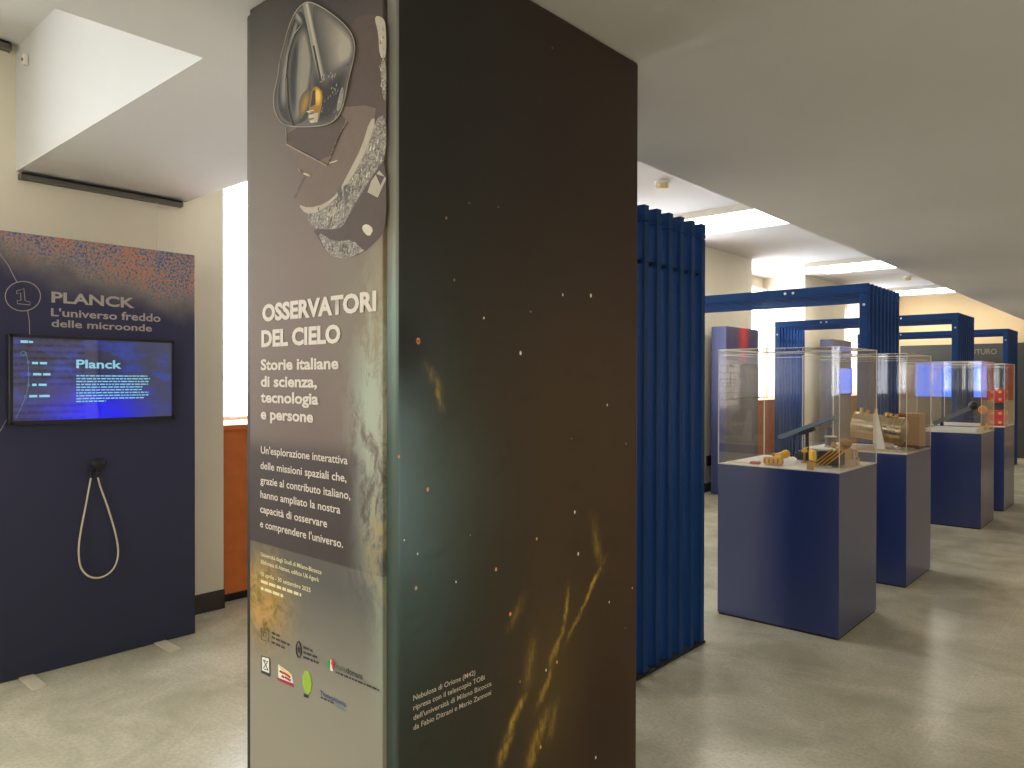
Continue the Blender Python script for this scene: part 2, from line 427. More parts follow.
for k in range(0, len(edges), 2): b.box(XW, XW + .018, max(edges[k], Y0), min(edges[k + 1], Y1), 0, .125)
struct(b.build('baseboard_left', BASE))
struct(box('baseboard_end', BASE, XW, XR, Y1 - .018, Y1, 0, .125))
for i, (a, b_) in enumerate(BAYS):
    f = MB(); m_ = .06
    f.box(XG - .06, XG + .02, a, b_, 1.2, 1.26, .004).box(XG - .06, XG + .02, a, b_, 3.14, 3.2, .004)
    f.box(XG - .06, XG + .02, a, a + m_, 1.25, 3.16).box(XG - .06, XG + .02, b_ - m_, b_, 1.25, 3.16)
    mid = (a + b_) / 2; f.box(XG - .06, XG + .02, mid - .045, mid + .045, 1.25, 3.16)
    wf = struct(f.build('window_%d' % (i + 1), FRAME))
    p = box('pane', DAY, XG - .04, XG - .03, a + .02, b_ - .02, 1.24, 3.18, wf)
    t = MB().box(XG, -4.86, a + .002, b_ - .002, 1.195, 1.232, .004).box(-4.9, -4.88, a + .004, b_ - .004, .05, 1.195)
    t.box(-4.94, -4.91, a + .004, b_ - .004, 0, .05)
    if a > 0:
        lab = {1: 'orange-brown wooden radiator cover under the window just left of the poster column',
               2: 'orange-brown wooden radiator cover under the window behind the poster column',
               3: 'brown wooden radiator cover under the window, right of the red-plumed panel',
               4: 'brown wooden radiator cover under the farthest window by the hall end'}[i]
        rc = thing('radiator_cover', lab, 'radiator cover', (-5.2, mid, 0), 'wooden radiator covers under the windows')
        MB().box(XG, -4.86, a + .002, b_ - .002, 1.195, 1.232, .004).build('top_board', WOOD, rc)
        fp = MB(); n = 4; wd_ = (b_ - a - .008) / n
        for k in range(n): fp.box(-4.9, -4.88, a + .004 + k * wd_ + .0015, a + .004 + (k + 1) * wd_ - .0015, .06, 1.195)
        fp.build('front_panel', WOOD, rc)
        box('kick_board', PLINTH, -4.94, -4.91, a + .004, b_ - .004, 0, .06, rc)
# unseen right-wall windows, added to brighten the right side of the hall
RIGHT_GLOW = right_glow_mat(); z0, z1 = RWZ
for k, (y0, y1) in enumerate(RWS):
    f = MB(); ym = (y0 + y1) / 2
    f.box(XR - .02, XR + .08, y0, y1, z0, z0 + .06).box(XR - .02, XR + .08, y0, y1, z1 - .06, z1).box(XR - .02, XR + .08, y0, y0 + .06, z0, z1).box(XR - .02, XR + .08, y1 - .06, y1, z0, z1)
    f.box(XR - .02, XR + .08, ym - .03, ym + .03, z0, z1).box(XR - .02, XR + .08, y0, y1, 1.46, 1.5)
    wf = struct(f.build('window_%d' % (len(BAYS) + 1 + k), FRAME)); box('pane', RIGHT_GLOW, XR + .03, XR + .04, y0 + .02, y1 - .02, z0 + .02, z1 - .02, wf)

for k, (a, b) in enumerate(BW):  # the last pair is added light from behind the camera
    f = MB().box(a, b, Y0 - .1, Y0 - .02, 1.22, 1.26).box(a, b, Y0 - .1, Y0 - .02, 2.62, 2.66).box(a, a + .03, Y0 - .1, Y0 - .02, 1.22, 2.66).box(b - .03, b, Y0 - .1, Y0 - .02, 1.22, 2.66)
    wf = struct(f.build('window_%d' % (len(BAYS) + len(RWS) + 1 + k), FRAME)); box('pane', DAY, a + .01, b - .01, Y0 - .07, Y0 - .06, 1.24, 2.64, wf)

# blind rails on the left wall
def blind(loc, y0, y1, z0, z1, label, chain=False):
    t = thing('blind_rail', label, 'blind rail', loc, None)
    f = MB().box(XW + .002, XW + .05, y0, y1, z0, z1 - .006, .003, 1); f.build('cassette', RAIL, t)
    MB().box(XW + .002, XW + .056, y0, y1, z1 - .006, z1).build('top_strip', PLINTH, t)
    for ya in (y0 - .008, y1): MB().box(XW + .002, XW + .053, ya, ya + .008, z0 - .002, z1 - .004).build('end_cap', RAIL, t)
    if chain:
        c = MB(); z = z0
        while z > 1.5: c.ball((XW + .035, y1 - .15, z), .004, u=8, v=6); z -= .011
        c.tube([(XW + .035, y1 - .15, z0), (XW + .035, y1 - .15, 1.5)], .0012, 6)
        c.build('pull_chain', WHITE, t)
blind((XW, 1.72, 2.65), 1.275, 2.16, 2.655, 2.688, 'dark grey blind rail with a bead chain below the beam, above the left panel', True)
blind((XW, .8, 3.38), .36, 1.22, 3.345, 3.385, 'dark grey blind rail at the ceiling in the upper left corner')
t = thing('motion_sensor', 'small white sensor high on the bright wall at upper left', 'sensor', (-4.62, 1.26, 3.25))
MB().box(-4.60, -4.572, 1.235, 1.2595, 3.225, 3.28, .005).build('housing', WHITE, t)
MB().ball((-4.586, 1.235, 3.25), .009).build('lens', mat('grey_lens', (120, 116, 108), .3), t, True)

# smoke detectors and ceiling lights
for (x, y, lab) in ((-3.54, 6.08, 'round cream smoke detector on the ceiling above the navy slats'),
                    (-3.5, 14.5, 'small round smoke detector on the ceiling near the hall end')):
    t = thing('smoke_detector', lab, 'smoke detector', (x, y, HC))
    MB().cone((x, y, HC - .022), (x, y, HC - .001), .068, .072, 28).build('base', WHITE, t, True)
    d = MB().cone((x, y, HC - .075), (x, y, HC - .022), .04, .06, 28)
    for k in range(10):
        an = k * math.pi / 5; d.box(x + .052 * math.cos(an) - .004, x + .052 * math.cos(an) + .004, y + .052 * math.sin(an) - .004, y + .052 * math.sin(an) + .004, HC - .06, HC - .03)
    d.build('sensing_chamber', mat('cream_plastic', (212, 196, 150), .5), t, True)
for y, lab in ((-.77, 'bright rectangular ceiling light nearest the viewer, lighting the riser at upper left'),
               (3.55, 'bright rectangular ceiling light behind the beam, left of the poster column'), (7.9, 'nearest bright rectangular ceiling light, above the first navy portal'),
               (12.3, 'middle bright rectangular ceiling light, above the second navy portal'),
               (16.6, 'farthest bright rectangular ceiling light, nearest the end wall'),):
    t = thing('ceiling_light', lab, 'ceiling light', (-3.4, y, HC), 'rectangular ceiling lights along the hall')
    f = MB().box(-4.3, -2.5, y - .5, y - .47, HC - .07, HC - .001).box(-4.3, -2.5, y + .47, y + .5, HC - .07, HC - .001)
    f.box(-4.33, -4.3, y - .5, y + .5, HC - .07, HC - .001).box(-2.5, -2.47, y - .5, y + .5, HC - .07, HC - .001)
    f.build('housing', WHITE, t)
    MB().box(-4.295, -2.505, y - .465, y + .465, HC - .062, HC - .004).build('diffuser', LAMP if y > 5 else LAMP_NEAR, t)

# ------------------------------------------------------------------ the poster column
CX0, CX1, CY0, CY1, ZC = -2.192, -1.45, 1.2, 2.325, 2.699
NEB = nebula_mat(); POS = poster_mat()
col = thing('poster_column', 'tall foreground column wrapped in a nebula print with an exhibition title poster', 'column', (-1.82, 1.75, 0))
shaft = MB().box(CX0, CX1, CY0, CY1, 0, ZC, .012, 3).build('nebula_wrap', NEB, col)
poster = MB().box(-2.142, -1.489, YP, CY0 + .004, .012, ZC - .004, .002, 1).build('title_poster', POS, col)
NF = (0, -1, 0); F = lambda x, y: at(1, YP - .0005, x, y)
def front(txt, x0, y0, x1, y1, cap, m=PRINTW, bold=0, name='title_lettering', label=None):
    P0, P1 = F(x0, y0), F(x1, y1); P1.z = P0.z
    h = F(x0, y0 - cap).z - P0.z
    return lettering(name, txt, P0, P1, h, NF, m, poster, bold, label)
front('OSSERVATORI', 262.7, 321, 376.6, 311.8, 16.4, bold=.042)
front('DEL CIELO', 261.7, 346.4, 340.8, 343.5, 16, bold=.042)
for tx, a in (('Storie italiane', (261.1, 369.8, 338.9, 369.5)), ('di scienza,', (261.1, 386.4, 317.4, 387)),
              ('tecnologia', (261.1, 402, 318.8, 405)), ('e persone', (261.1, 418.7, 313.5, 421.6))):
    front(tx, *a, 10.7, bold=.03, name='subtitle_lettering')
for tx, a in (("Un'esplorazione interattiva", (261.2, 453.2, 347.9, 463.9)), ('delle missioni spaziali che,', (260.8, 468.6, 346.8, 480.4)),
              ('grazie al contributo italiano,', (260.8, 483.3, 350.7, 498)), ('hanno ampliato la nostra', (260.8, 497.4, 340.6, 512.4)),
              ('capacità di osservare', (260.5, 512.1, 327.4, 526.2)), ("e comprendere l'universo.", (260.5, 526.8, 343.4, 547.2))):
    front(tx, *a, 7.6, bold=.012, name='description_lettering')
PY = mat('pale_yellow_ink', (226, 216, 168), .7)
for tx, a in (('Università degli Studi di Milano-Bicocca', (261.2, 555.9, 321.8, 573.9)), ('Biblioteca di Ateneo, edificio U6 Agorà', (261.2, 563.4, 319, 581.7)),
              ('10 aprile - 30 settembre 2025', (261.2, 575.5, 310.9, 592.7))):
    front(tx, *a, 4.2, PY, .008, 'venue_lettering')
for k, a in enumerate(((261.2, 582.5, 301.5, 596.5), (261.2, 589.5, 283.5, 598))):
    P0, P1 = F(*a[:2]), F(*a[2:]); P1.z = P0.z; smallprint('venue_small_print', P0, P1, .009, NF, PY, poster, k)
# logos
def logo(px, h): return [F(*q) + Vector((0, -h, 0)) for q in px]
lb = MB()
lb.tube(logo([(261.5, 628), (268.8, 629.8), (268.8, 641.5), (261.5, 639.5)], .0005), .0007, 5, True)
lb.tube([F(265 + 1.6 * math.cos(t), 634.5 + 2.6 * math.sin(t)) + Vector((0, -.0006, 0)) for t in [k * .7 for k in range(9)]], .0006, 5, True)
lb.build('flag_emblem', mat('brown_ink', (96, 74, 50), .7), poster)
for k, (a, b_) in enumerate((((272, 633.6), (280.5, 637.2)), ((272, 638), (290, 646)), ((272, 643), (285, 649)))):
    P0, P1 = F(*a), F(*b_); smallprint('funding_small_print', P0, P1, .0065, NF, PRINTD, poster, 10 + k)
eb = MB(); cpt = F(299, 649.5)
eb.tube([cpt + Vector((.013 * math.cos(k * math.pi / 10), -.0008, .022 * math.sin(k * math.pi / 10))) for k in range(20)], .0022, 5, True)
for k in range(5):
    an = k * 2 * math.pi / 5 + math.pi / 2; an2 = an + 4 * math.pi / 5
    eb.tube([cpt + Vector((.007 * math.cos(an), -.0008, .011 * math.sin(an))), cpt + Vector((.007 * math.cos(an2), -.0008, .011 * math.sin(an2)))], .0008, 5)
eb.build('ministry_emblem', PRINTD, poster)
for k, (a, b_) in enumerate((((303.6, 648.2), (313, 652.2)), ((303.6, 653.2), (319, 659)), ((303.6, 658), (319, 664)))):
    smallprint('ministry_small_print', F(*a), F(*b_), .0065, NF, PRINTD, poster, 20 + k)
# tricolour drop
gm, rm, wm = mat('green_ink', (40, 140, 70), .6), mat('red_ink', (214, 52, 46), .6), mat('white_ink', (236, 232, 216), .6)
q = MB(); q.mi = 0; q.poly(logo([(328, 661), (331, 659), (331.5, 669.5), (328.5, 668), (327.6, 664)], .001))
q.mi = 1; q.poly(logo([(331, 659), (333, 662), (333.5, 670.5), (331.5, 671.2), (330.4, 669)], .0014))
q.mi = 2; q.poly(logo([(332.2, 657.5), (334.3, 660), (334.2, 666), (333.4, 670), (331.6, 663)], .0018))
q.build('tricolour_drop', [gm, wm, rm], poster)
front('Italia', 336, 668.5, 346.5, 672.6, 6, mat('grey_ink', (86, 86, 80), .7), 0, 'domani_lettering')
front('domani', 346.8, 672.8, 362.6, 679.2, 6, PRINTD, .02, 'domani_lettering')
smallprint('domani_small_print', F(336, 672.8), F(379, 691), .005, NF, PRINTD, poster, 31)
# university crest, museum flag, green blob, company name
q = MB(); q.mi = 0; q.poly(logo([(261.3, 655.3), (270.3, 658), (270.5, 677), (261.3, 672.6)], .0008))
q.mi = 1; q.poly(logo([(262.3, 656.6), (269.4, 658.6), (269.6, 673), (262.3, 670.2)], .0012))
q.mi = 0
for a, b_ in (((264, 660), (268.6, 670)), ((268.4, 661), (264, 668)), ((264, 660), (267, 661.4)), ((265, 669), (268.6, 670))):
    q.tube(logo([a, b_], .0015), .0014, 5)
q.build('square_crest', [PRINTD, wm], poster)
ym = mat('yellow_ink', (236, 204, 96), .6); cr = mat('crimson_ink', (168, 34, 44), .6)
q = MB(); q.mi = 0; q.poly(logo([(278.4, 664), (292, 674.2), (293.6, 683.5), (278.6, 677.5)], .0008))
q.mi = 1; q.poly(logo([(278.4, 664), (283, 668), (288, 672), (292.2, 674), (292.4, 676.2), (286, 673.5), (280, 667.5)], .0013))
q.mi = 2; q.poly(logo([(277.6, 677), (293.6, 683.6), (294.6, 687.5), (278.2, 680)], .0013))
for a, b_ in (((280.5, 671), (284, 673)), ((285, 673), (290.5, 677)), ((282.5, 676), (284.6, 677)), ((285.8, 677.2), (291, 680.3))):
    q.tube(logo([a, b_], .0013), .0034, 5)
q.build('museum_flag_logo', [wm, ym, cr], poster)
q = MB(); cc = F(307.2, 681); cc2 = F(309.2, 686)
for k in range(9):
    an = k * .7; q.ball(cc + Vector((.013 * math.cos(an), -.0006, .02 * math.sin(an) - .004)), .011, (1, .12, 1.3), 12, 8)
q.ball(cc + Vector((0, -.0006, -.004)), .02, (1, .08, 1.25), 14, 8)
q.build('green_blob_logo', mat('lime_ink', (150, 184, 52), .6), poster, True)
smallprint('blob_small_print', F(304, 696.5), F(311, 699), .009, NF, PRINTD, poster, 44)
front('ThalesAlenia', 320.3, 694.5, 346.2, 706, 5, mat('blue_ink', (64, 68, 118), .6), .01, 'company_lettering')
front('Space', 336, 707, 346, 711.2, 4.4, mat('teal_ink', (90, 158, 156), .6), 0, 'company_lettering')
smallprint('company_small_print', F(321, 698), F(334, 704), .005, NF, PRINTD, poster, 51)

# the pictured space telescope (flat print, layered ink)
tp = MB(); LY = [0]; GRAD = []
INK = [(84, 70, 60), (58, 54, 50), (96, 92, 84), (138, 132, 116), (172, 162, 140), (112, 95, 82), (128, 120, 106), (206, 196, 170), (220, 170, 60), (150, 110, 40)]
def crp(pts, ox, oy, sc): return [(ox + x / sc, oy + y / sc) for x, y in pts]
def smoothed(p, it=2):
    for _ in range(it):
        r = []
        for k in range(len(p)):
            a, b_ = p[k], p[(k + 1) % len(p)]
            r += [(a[0] * .75 + b_[0] * .25, a[1] * .75 + b_[1] * .25), (a[0] * .25 + b_[0] * .75, a[1] * .25 + b_[1] * .75)]
        p = r
    return p
def ink(pts, i, which=0, sm=2):
    LY[0] += 1; p = crp(pts, 270, 0, 5.488) if which == 0 else crp(pts, 270, 120, 5.12)
    p = [(min(x, 386.4), y) for x, y in p]
    if sm: p = smoothed(p, sm)
    tp.mi = i; tp.poly(logo(p, .0004 + LY[0] * .000012))
def line(pts, i, r=.0014, which=0):
    p = crp(pts, 270, 0, 5.488) if which == 0 else crp(pts, 270, 120, 5.12)
    tp.mi = i; tp.tube(logo([(min(x, 386.2), y) for x, y in p], .0012 + LY[0] * .000012), r, 5)
ink([(430, 110), (540, 75), (600, 88), (640, 125), (642, 560), (640, 700), (520, 720), (400, 700)], 0)
ink([(570, 90), (610, 88), (640, 125), (642, 330), (600, 310), (596, 180)], 4)
ink([(602, 330), (640, 320), (642, 560), (618, 540)], 6)
ink([(85, 40), (90, 125), (155, 250), (185, 290), (130, 400), (145, 430), (200, 455), (280, 430), (345, 380), (400, 285), (470, 160), (535, 0), (545, -80), (300, -60)], 5, 1, 1)
ink([(90, 50), (90, 125), (300, 235), (395, 10), (360, -40)], 0, 1, 1)
ink([(215, 555), (370, 550), (400, 490), (470, 370), (540, 260), (600, 200), (600, 560), (545, 620), (480, 680), (400, 708), (340, 706), (285, 670), (245, 600)], 0, 1, 1)
ink([(238, 565), (330, 625), (420, 610), (470, 660), (490, 668), (400, 708), (340, 706), (285, 670)], 6, 1, 1)
ink([(180, 478), (250, 470), (330, 410), (390, 340), (440, 260), (500, 130), (545, -10), (600, -30), (602, 190), (540, 262), (470, 372), (400, 492), (370, 552), (300, 562), (215, 552)], 6, 1, 1)
ink([(142, 430), (200, 452), (285, 428), (350, 372), (400, 275), (470, 140), (512, 0), (545, -12), (505, 130), (440, 262), (385, 345), (325, 415), (250, 472), (185, 484)], 4, 1, 1)
ink([(290, 480), (365, 420), (372, 450), (310, 500)], 4, 1, 0)
ink([(345, 350), (365, 320), (372, 410), (350, 415)], 2, 1, 0); ink([(376, 340), (396, 330), (404, 420), (384, 440)], 2, 1, 0)
ink([(520, 310), (560, 258), (598, 300), (552, 398), (500, 370)], 4, 1, 0)
ink([(540, 275), (588, 290), (566, 335)], 0, 1, 0)
ink([(470, 545), (498, 530), (532, 558), (510, 600), (480, 575)], 7, 1, 1)
rn = random.Random(5)
for k in range(110):
    u = rn.random(); v = rn.uniform(.05, .95)
    A = [(185, 482), (325, 420), (440, 270), (540, 10)]; B = [(300, 560), (395, 490), (535, 265), (600, 185)]
    s_ = u * 2.999; i = int(s_); fr = s_ - i
    a = (A[i][0] + (A[i + 1][0] - A[i][0]) * fr, A[i][1] + (A[i + 1][1] - A[i][1]) * fr); b_ = (B[i][0] + (B[i + 1][0] - B[i][0]) * fr, B[i][1] + (B[i + 1][1] - B[i][1]) * fr)
    x, y = a[0] + (b_[0] - a[0]) * v, a[1] + (b_[1] - a[1]) * v; l = rn.uniform(8, 26)
    ink([(x, y), (x + rn.uniform(2, 8), y + 4), (x + l * .5, y - l), (x + l * .3, y - l)], rn.choice((0, 2, 3, 4, 4, 7)), 1, 0)
for k in range(26):
    x, y = rn.uniform(270, 455), rn.uniform(620, 695); l = rn.uniform(8, 20)
    if abs(x - 365) / 100 + (y - 630) / 110 < 1: ink([(x, y), (x + 5, y + 3), (x + 6, y - l), (x + 2, y - l)], rn.choice((0, 2, 4, 7)), 1, 0)
for k in range(14):
    x, y = rn.uniform(600, 632), rn.uniform(120, 560); ink([(x, y), (x + 6, y + 3), (x + 3, y - 22)], rn.choice((0, 3, 7)), 0, 0)
line([(85, 40), (90, 125), (298, 235)], 4, .0016, 1); line([(298, 235), (355, 80), (400, 10)], 6, .0016, 1)
line([(180, 275), (210, 285)], 7, .003, 1); line([(310, 222), (350, 210)], 7, .002, 1); line([(150, 250), (160, 268)], 4, .002, 1)
line([(130, 400), (180, 290)], 6, .001, 1)
MIR = [(185, 25), (225, 12), (290, 40), (370, 95), (430, 150), (465, 205), (475, 265), (465, 340), (440, 430), (425, 520), (405, 600), (375, 655), (320, 690), (200, 700), (100, 695), (55, 660), (28, 595), (28, 520), (50, 430), (60, 340), (85, 250), (110, 150), (145, 70)]
ink(MIR, 2, 0, 1)
def grade(A, B, ca, cb, n=9, sm=2):
    for k in range(n):
        f = k / (n - 1); GRAD.append(tuple(ca[q] + (cb[q] - ca[q]) * f for q in range(3)))
        ink([(a[0] + (b_[0] - a[0]) * f, a[1] + (b_[1] - a[1]) * f) for a, b_ in zip(A, B)], len(INK) + len(GRAD) - 1, 0, sm)
# left dark reflection, with light rims
ink([(120, 130), (185, 30), (240, 300), (232, 640), (150, 692), (60, 645), (42, 520), (80, 330)], 1)
grade([(60, 400), (100, 250), (140, 120), (165, 90), (150, 160), (112, 290), (92, 440), (100, 600), (60, 600)], [(78, 380), (108, 262), (140, 150), (150, 135), (140, 180), (106, 300), (86, 430), (84, 560), (70, 540)], (76, 72, 66), (126, 120, 106), 6)
grade([(130, 70), (150, 60), (185, 110), (190, 150), (150, 130)], [(146, 80), (152, 76), (172, 106), (174, 120), (158, 110)], (80, 76, 70), (140, 132, 118), 5)
# bright right-hand reflection, darker by the strut
grade([(232, 22), (290, 45), (370, 100), (440, 165), (470, 260), (455, 345), (400, 385), (310, 425), (290, 330), (250, 180)],
      [(400, 190), (415, 200), (430, 215), (442, 235), (448, 270), (436, 310), (410, 330), (390, 330), (384, 290), (390, 230)], (80, 76, 70), (160, 150, 130), 16)
# left lens
grade([(180, 138), (205, 150), (228, 250), (242, 330), (228, 470), (190, 620), (152, 692), (118, 682), (98, 590), (86, 430), (103, 300), (138, 190)],
      [(190, 200), (200, 215), (214, 290), (222, 350), (210, 450), (182, 580), (165, 620), (160, 615), (166, 560), (172, 430), (178, 320), (184, 240)], (68, 66, 62), (138, 130, 112), 14)
grade([(150, 200), (165, 210), (160, 330), (150, 470), (150, 600), (130, 640), (112, 560), (104, 430), (116, 310)], [(142, 260), (148, 270), (144, 340), (136, 450), (136, 540), (128, 560), (124, 520), (122, 430), (126, 340)], (92, 88, 80), (50, 48, 46), 9)
# dark machinery at the foot
grade([(235, 350), (300, 460), (350, 400), (440, 345), (432, 480), (392, 630), (330, 688), (250, 692), (212, 640), (228, 480)], [(265, 460), (300, 500), (345, 470), (395, 440), (395, 490), (360, 590), (320, 640), (275, 640), (255, 600), (258, 520)], (96, 90, 80), (48, 45, 42), 8)
grade([(160, 540), (228, 470), (222, 580), (196, 630), (165, 670)], [(190, 560), (212, 530), (208, 570), (196, 600), (184, 610)], (92, 84, 62), (158, 118, 50), 6)
ink([(236, 485), (266, 472), (297, 514), (288, 590), (268, 672), (225, 682), (212, 640), (226, 560)], 9, 0, 1)
grade([(246, 492), (268, 482), (292, 516), (282, 580), (258, 590), (240, 560)], [(262, 500), (272, 500), (280, 520), (276, 548), (266, 552), (258, 535)], (176, 132, 44), (232, 184, 72), 6)
ink([(240, 500), (254, 492), (256, 575), (226, 590)], 1, 0, 0); ink([(212, 610), (236, 622), (270, 620), (266, 672), (226, 676)], 4, 0, 0)
for k in range(5): ink([(206 + k * 5, 612 + k * 14), (246, 604 + k * 15), (246, 609 + k * 15), (208 + k * 5, 618 + k * 14)], (7, 1)[k % 2], 0, 0)
ink([(185, 25), (218, 20), (308, 440), (280, 455), (240, 300)], 3, 0, 0); ink([(200, 22), (212, 20), (296, 430), (286, 440)], 4, 0, 0); ink([(240, 255), (250, 250), (290, 445), (278, 450)], 1, 0, 0)
ink([(375, 560), (400, 470), (412, 500), (398, 590), (370, 620)], 3)
for k in range(90):
    x, y = rn.uniform(285, 430), rn.uniform(400, 665)
    if (x - 285) / 150 + abs(y - 530) / 330 > .95: continue
    l = rn.uniform(6, 22); ink([(x, y), (x + rn.uniform(3, 8), y + 4), (x + 6, y - l)], rn.choice((0, 1, 1, 2, 3, 3, 4, 6)), 0, 0)
line([(92, 430), (105, 300), (140, 190), (180, 142)], 4, .0016); line([(100, 430), (105, 590), (130, 684)], 3, .0016)
sm = smoothed(MIR, 1); sm.append(sm[0]); line(sm, 4, .0013)
INKM = []
def foil_ink():
    s = NT('crinkled_foil_ink'); p = s.pos(); a = s.noise(s.vmath('MULTIPLY', p, (1, 1, 2)), 55, 6, .75, 1.5).outputs['Fac']
    c = s.ramp(a, [(.36, (70, 62, 54)), (.46, (112, 104, 92)), (.53, (132, 124, 108)), (.6, (178, 168, 146)), (.68, (96, 90, 80))])
    s.t.links.new(c, s.b.inputs['Base Color']); s.b.inputs['Roughness'].default_value = .65; return s.m
for k, c_ in enumerate(INK + GRAD): INKM.append(foil_ink() if k == 6 else mat('telescope_ink_%d' % k, c_, .65, spec=.25, vary=.06, scale=40))
tp.build('telescope_picture', INKM, poster, recalc=False)

# pale text board on the window side of the column
sb = MB().box(CX0 - .008, CX0 + .004, 1.24, 2.3, .3, 2.5, .002, 1).build('pale_text_board', mat('pale_board_print', (232, 220, 208), .6, vary=.04, scale=2), col)
for k in range(26):
    z = 2.05 - k * .05 - (.12 if k > 11 else 0)
    smallprint('board_small_print', Vector((CX0 - .008, 2.2, z)), Vector((CX0 - .008, 1.34 + (k * 37 % 5) * .05, z)), .016, (-1, 0, 0), mat('brown_grey_ink', (126, 104, 96), .7), sb, 100 + k)

# stars and caption on the nebula side
st = MB()
for x, y, r, i in [(446, 218, .004, 0), (454, 280, .0035, 0), (483.6, 318, .0035, 1), (530.5, 311.6, .003, 0), (562.5, 294.8, .004, 1), (590.6, 295.6, .006, 1), (418, 341, .008, 2), (418, 341, .005, 1), (520.3, 353, .006, 1), (398.6, 456.6, .004, 2), (607, 405, .004, 1),
                   (625.8, 443.7, .004, 0), (571.5, 438.6, .0025, 0), (427.5, 489.4, .005, 2), (574.5, 512, .005, 1), (536.5, 538.7, .0045, 2), (578, 553.8, .0055, 1), (495.8, 569.3, .005, 2), (417.4, 553.8, .003, 1), (455.8, 581.8, .003, 1), (415.8, 588, .005, 2),
                   (510, 614, .0055, 2), (609, 602, .004, 1), (556.7, 662, .005, 2), (545.8, 670, .004, 1), (519.8, 681.5, .004, 0), (540.4, 747, .005, 2), (595.5, 757.5, .005, 1), (632, 588, .004, 2), (469, 203, .002, 0), (498, 207, .002, 0), (404, 540, .0025, 1), (470, 535, .0025, 0), (625, 628, .0025, 0), (552, 48, .002, 0)]:
    p = at(0, CX1, x, y) + Vector((.0008, 0, 0)); st.mi = i
    st.poly([p + Vector((0, r * .8 * math.cos(k * math.pi / 5), r * 1.1 * math.sin(k * math.pi / 5))) for k in range(10)], (.0006, 0, 0))
st.build('star_print', [mat('dim_star_ink', (176, 120, 90), .6), mat('white_star_ink', (250, 244, 228), .6), mat('orange_star_ink', (246, 166, 104), .6)], shaft)
for tx, a in (('Nebulosa di Orione (M42)', (413.1, 700.6, 475, 674)), ('ripresa con il telescopio TOBi', (413.1, 710.3, 484.4, 679.5)),
              ("dell'università di Milano Bicocca", (413.1, 720.3, 491.1, 685.1)), ('da Fabio Ditrani e Mario Zannoni', (413.1, 730.2, 490.8, 694))):
    P0, P1 = at(0, CX1, *a[:2]), at(0, CX1, *a[2:]); P1.z = P0.z; h = at(0, CX1, a[0], a[1] - 5.6).z - P0.z
    lettering('caption_lettering', tx, P0, P1, h, (1, 0, 0), PRINTW, shaft, .004)

# ------------------------------------------------------------------ the panels along the left wall
XP = -4.437; TX = -4.385
def feet(t, ys):
    for y in ys: MB().box(-4.70, -4.228, y - .033, y + .033, 0, .008, .001, 1).build('foot_plate', mat('cream_steel', (206, 196, 172), .4), t)
pl = thing('exhibit_panel', 'dark navy panel with orange and blue speckles and a screen, at far left', 'exhibit panel', (-4.54, 1.6, 0))
brd = MB().box(-4.64, XP, 1.05, 2.098, .002, 2.302, .003, 1).build('board', speckle_mat(), pl)
feet(pl, (1.205, 1.887))
NL = (1, 0, 0); L = lambda x, y: at(0, XP, x, y)
def left(txt, x0, y0, x1, y1, cap, m, bold=0, name='panel_lettering', parent=brd, X=XP):
    P0, P1 = at(0, X, x0, y0), at(0, X, x1, y1); P1.z = P0.z; h = at(0, X, x0, y0 - cap).z - P0.z
    return lettering(name, txt, P0, P1, h, NL, m, parent, bold)
left('PLANCK', 51.4, 302, 134.5, 307, 10.8, PRINTG, .03)
left("L'universo", 51, 315.8, 117, 319.3, 8, PRINTG, .02)
left('freddo', 121.3, 319.6, 160.5, 321.6, 8.2, PRINTG, .02)
left('delle microonde', 51.4, 326.6, 151.8, 331.2, 7.6, PRINTG, .02)
b = MB()
b.tube([L(22.8 + 17.6 * math.cos(k * math.pi / 24), 296.2 + 14.8 * math.sin(k * math.pi / 24)) + Vector((.001, 0, 0)) for k in range(48)], .0022, 5, True)
b.tube([L(*q) + Vector((.001, 0, 0)) for q in [(16.5, 291), (23.8, 288.6), (25, 300.8), (30, 302), (30, 305), (17.2, 303.6), (17.2, 300.4), (20.8, 300.4), (20.6, 293), (16.5, 293.8)]], .0016, 5, True)
b.tube([L(*q) + Vector((.001, 0, 0)) for q in [(-12, 240), (0, 254), (8, 265), (16.7, 281.8)]], .0018, 5)
b.tube([L(*q) + Vector((.001, 0, 0)) for q in [(27.6, 310.6), (29.2, 320), (29.6, 334), (26, 375), (16, 402), (2, 428), (-10, 446)]], .0018, 5)
b.build('number_badge', PRINTG, brd)

tv = thing('video_screen', 'black-framed screen with blue page mounted on the speckled navy panel', 'screen', (-4.41, 1.55, 1.31))
ty0, ty1, tz0, tz1 = at(0, TX, 9.4, 380).y, at(0, TX, 174.6, 380).y, at(0, TX, 92, 422.4).z, at(0, TX, 92, 337.0).z
f = MB().box(XP + .001, TX - .006, ty0, ty1, tz0, tz1, .004)
bz = .017
f.box(TX - .008, TX, ty0, ty1, tz0, tz0 + bz + .004, .002).box(TX - .008, TX, ty0, ty1, tz1 - bz, tz1, .002)
f.box(TX - .008, TX, ty0, ty0 + bz, tz0, tz1, .002).box(TX - .008, TX, ty1 - bz, ty1, tz0, tz1, .002)
f.build('bezel', BLACK, tv)
scr = MB().box(TX - .0065, TX - .002, ty0 + bz, ty1 - bz, tz0 + bz + .004, tz1 - bz).build('display', screen_mat('blue_page_screen', ty0 + bz, ty1 - bz, tz0 + bz, tz1 - bz, st=.42), tv)
CY = mat('cyan_screen_text', (10, 10, 12), .3, emit=(150, 220, 240), es=.42)
XS = TX - .0018
left('Planck', 76.2, 367.9, 121.5, 368.3, 8.6, CY, .025, 'screen_lettering', scr, XS)
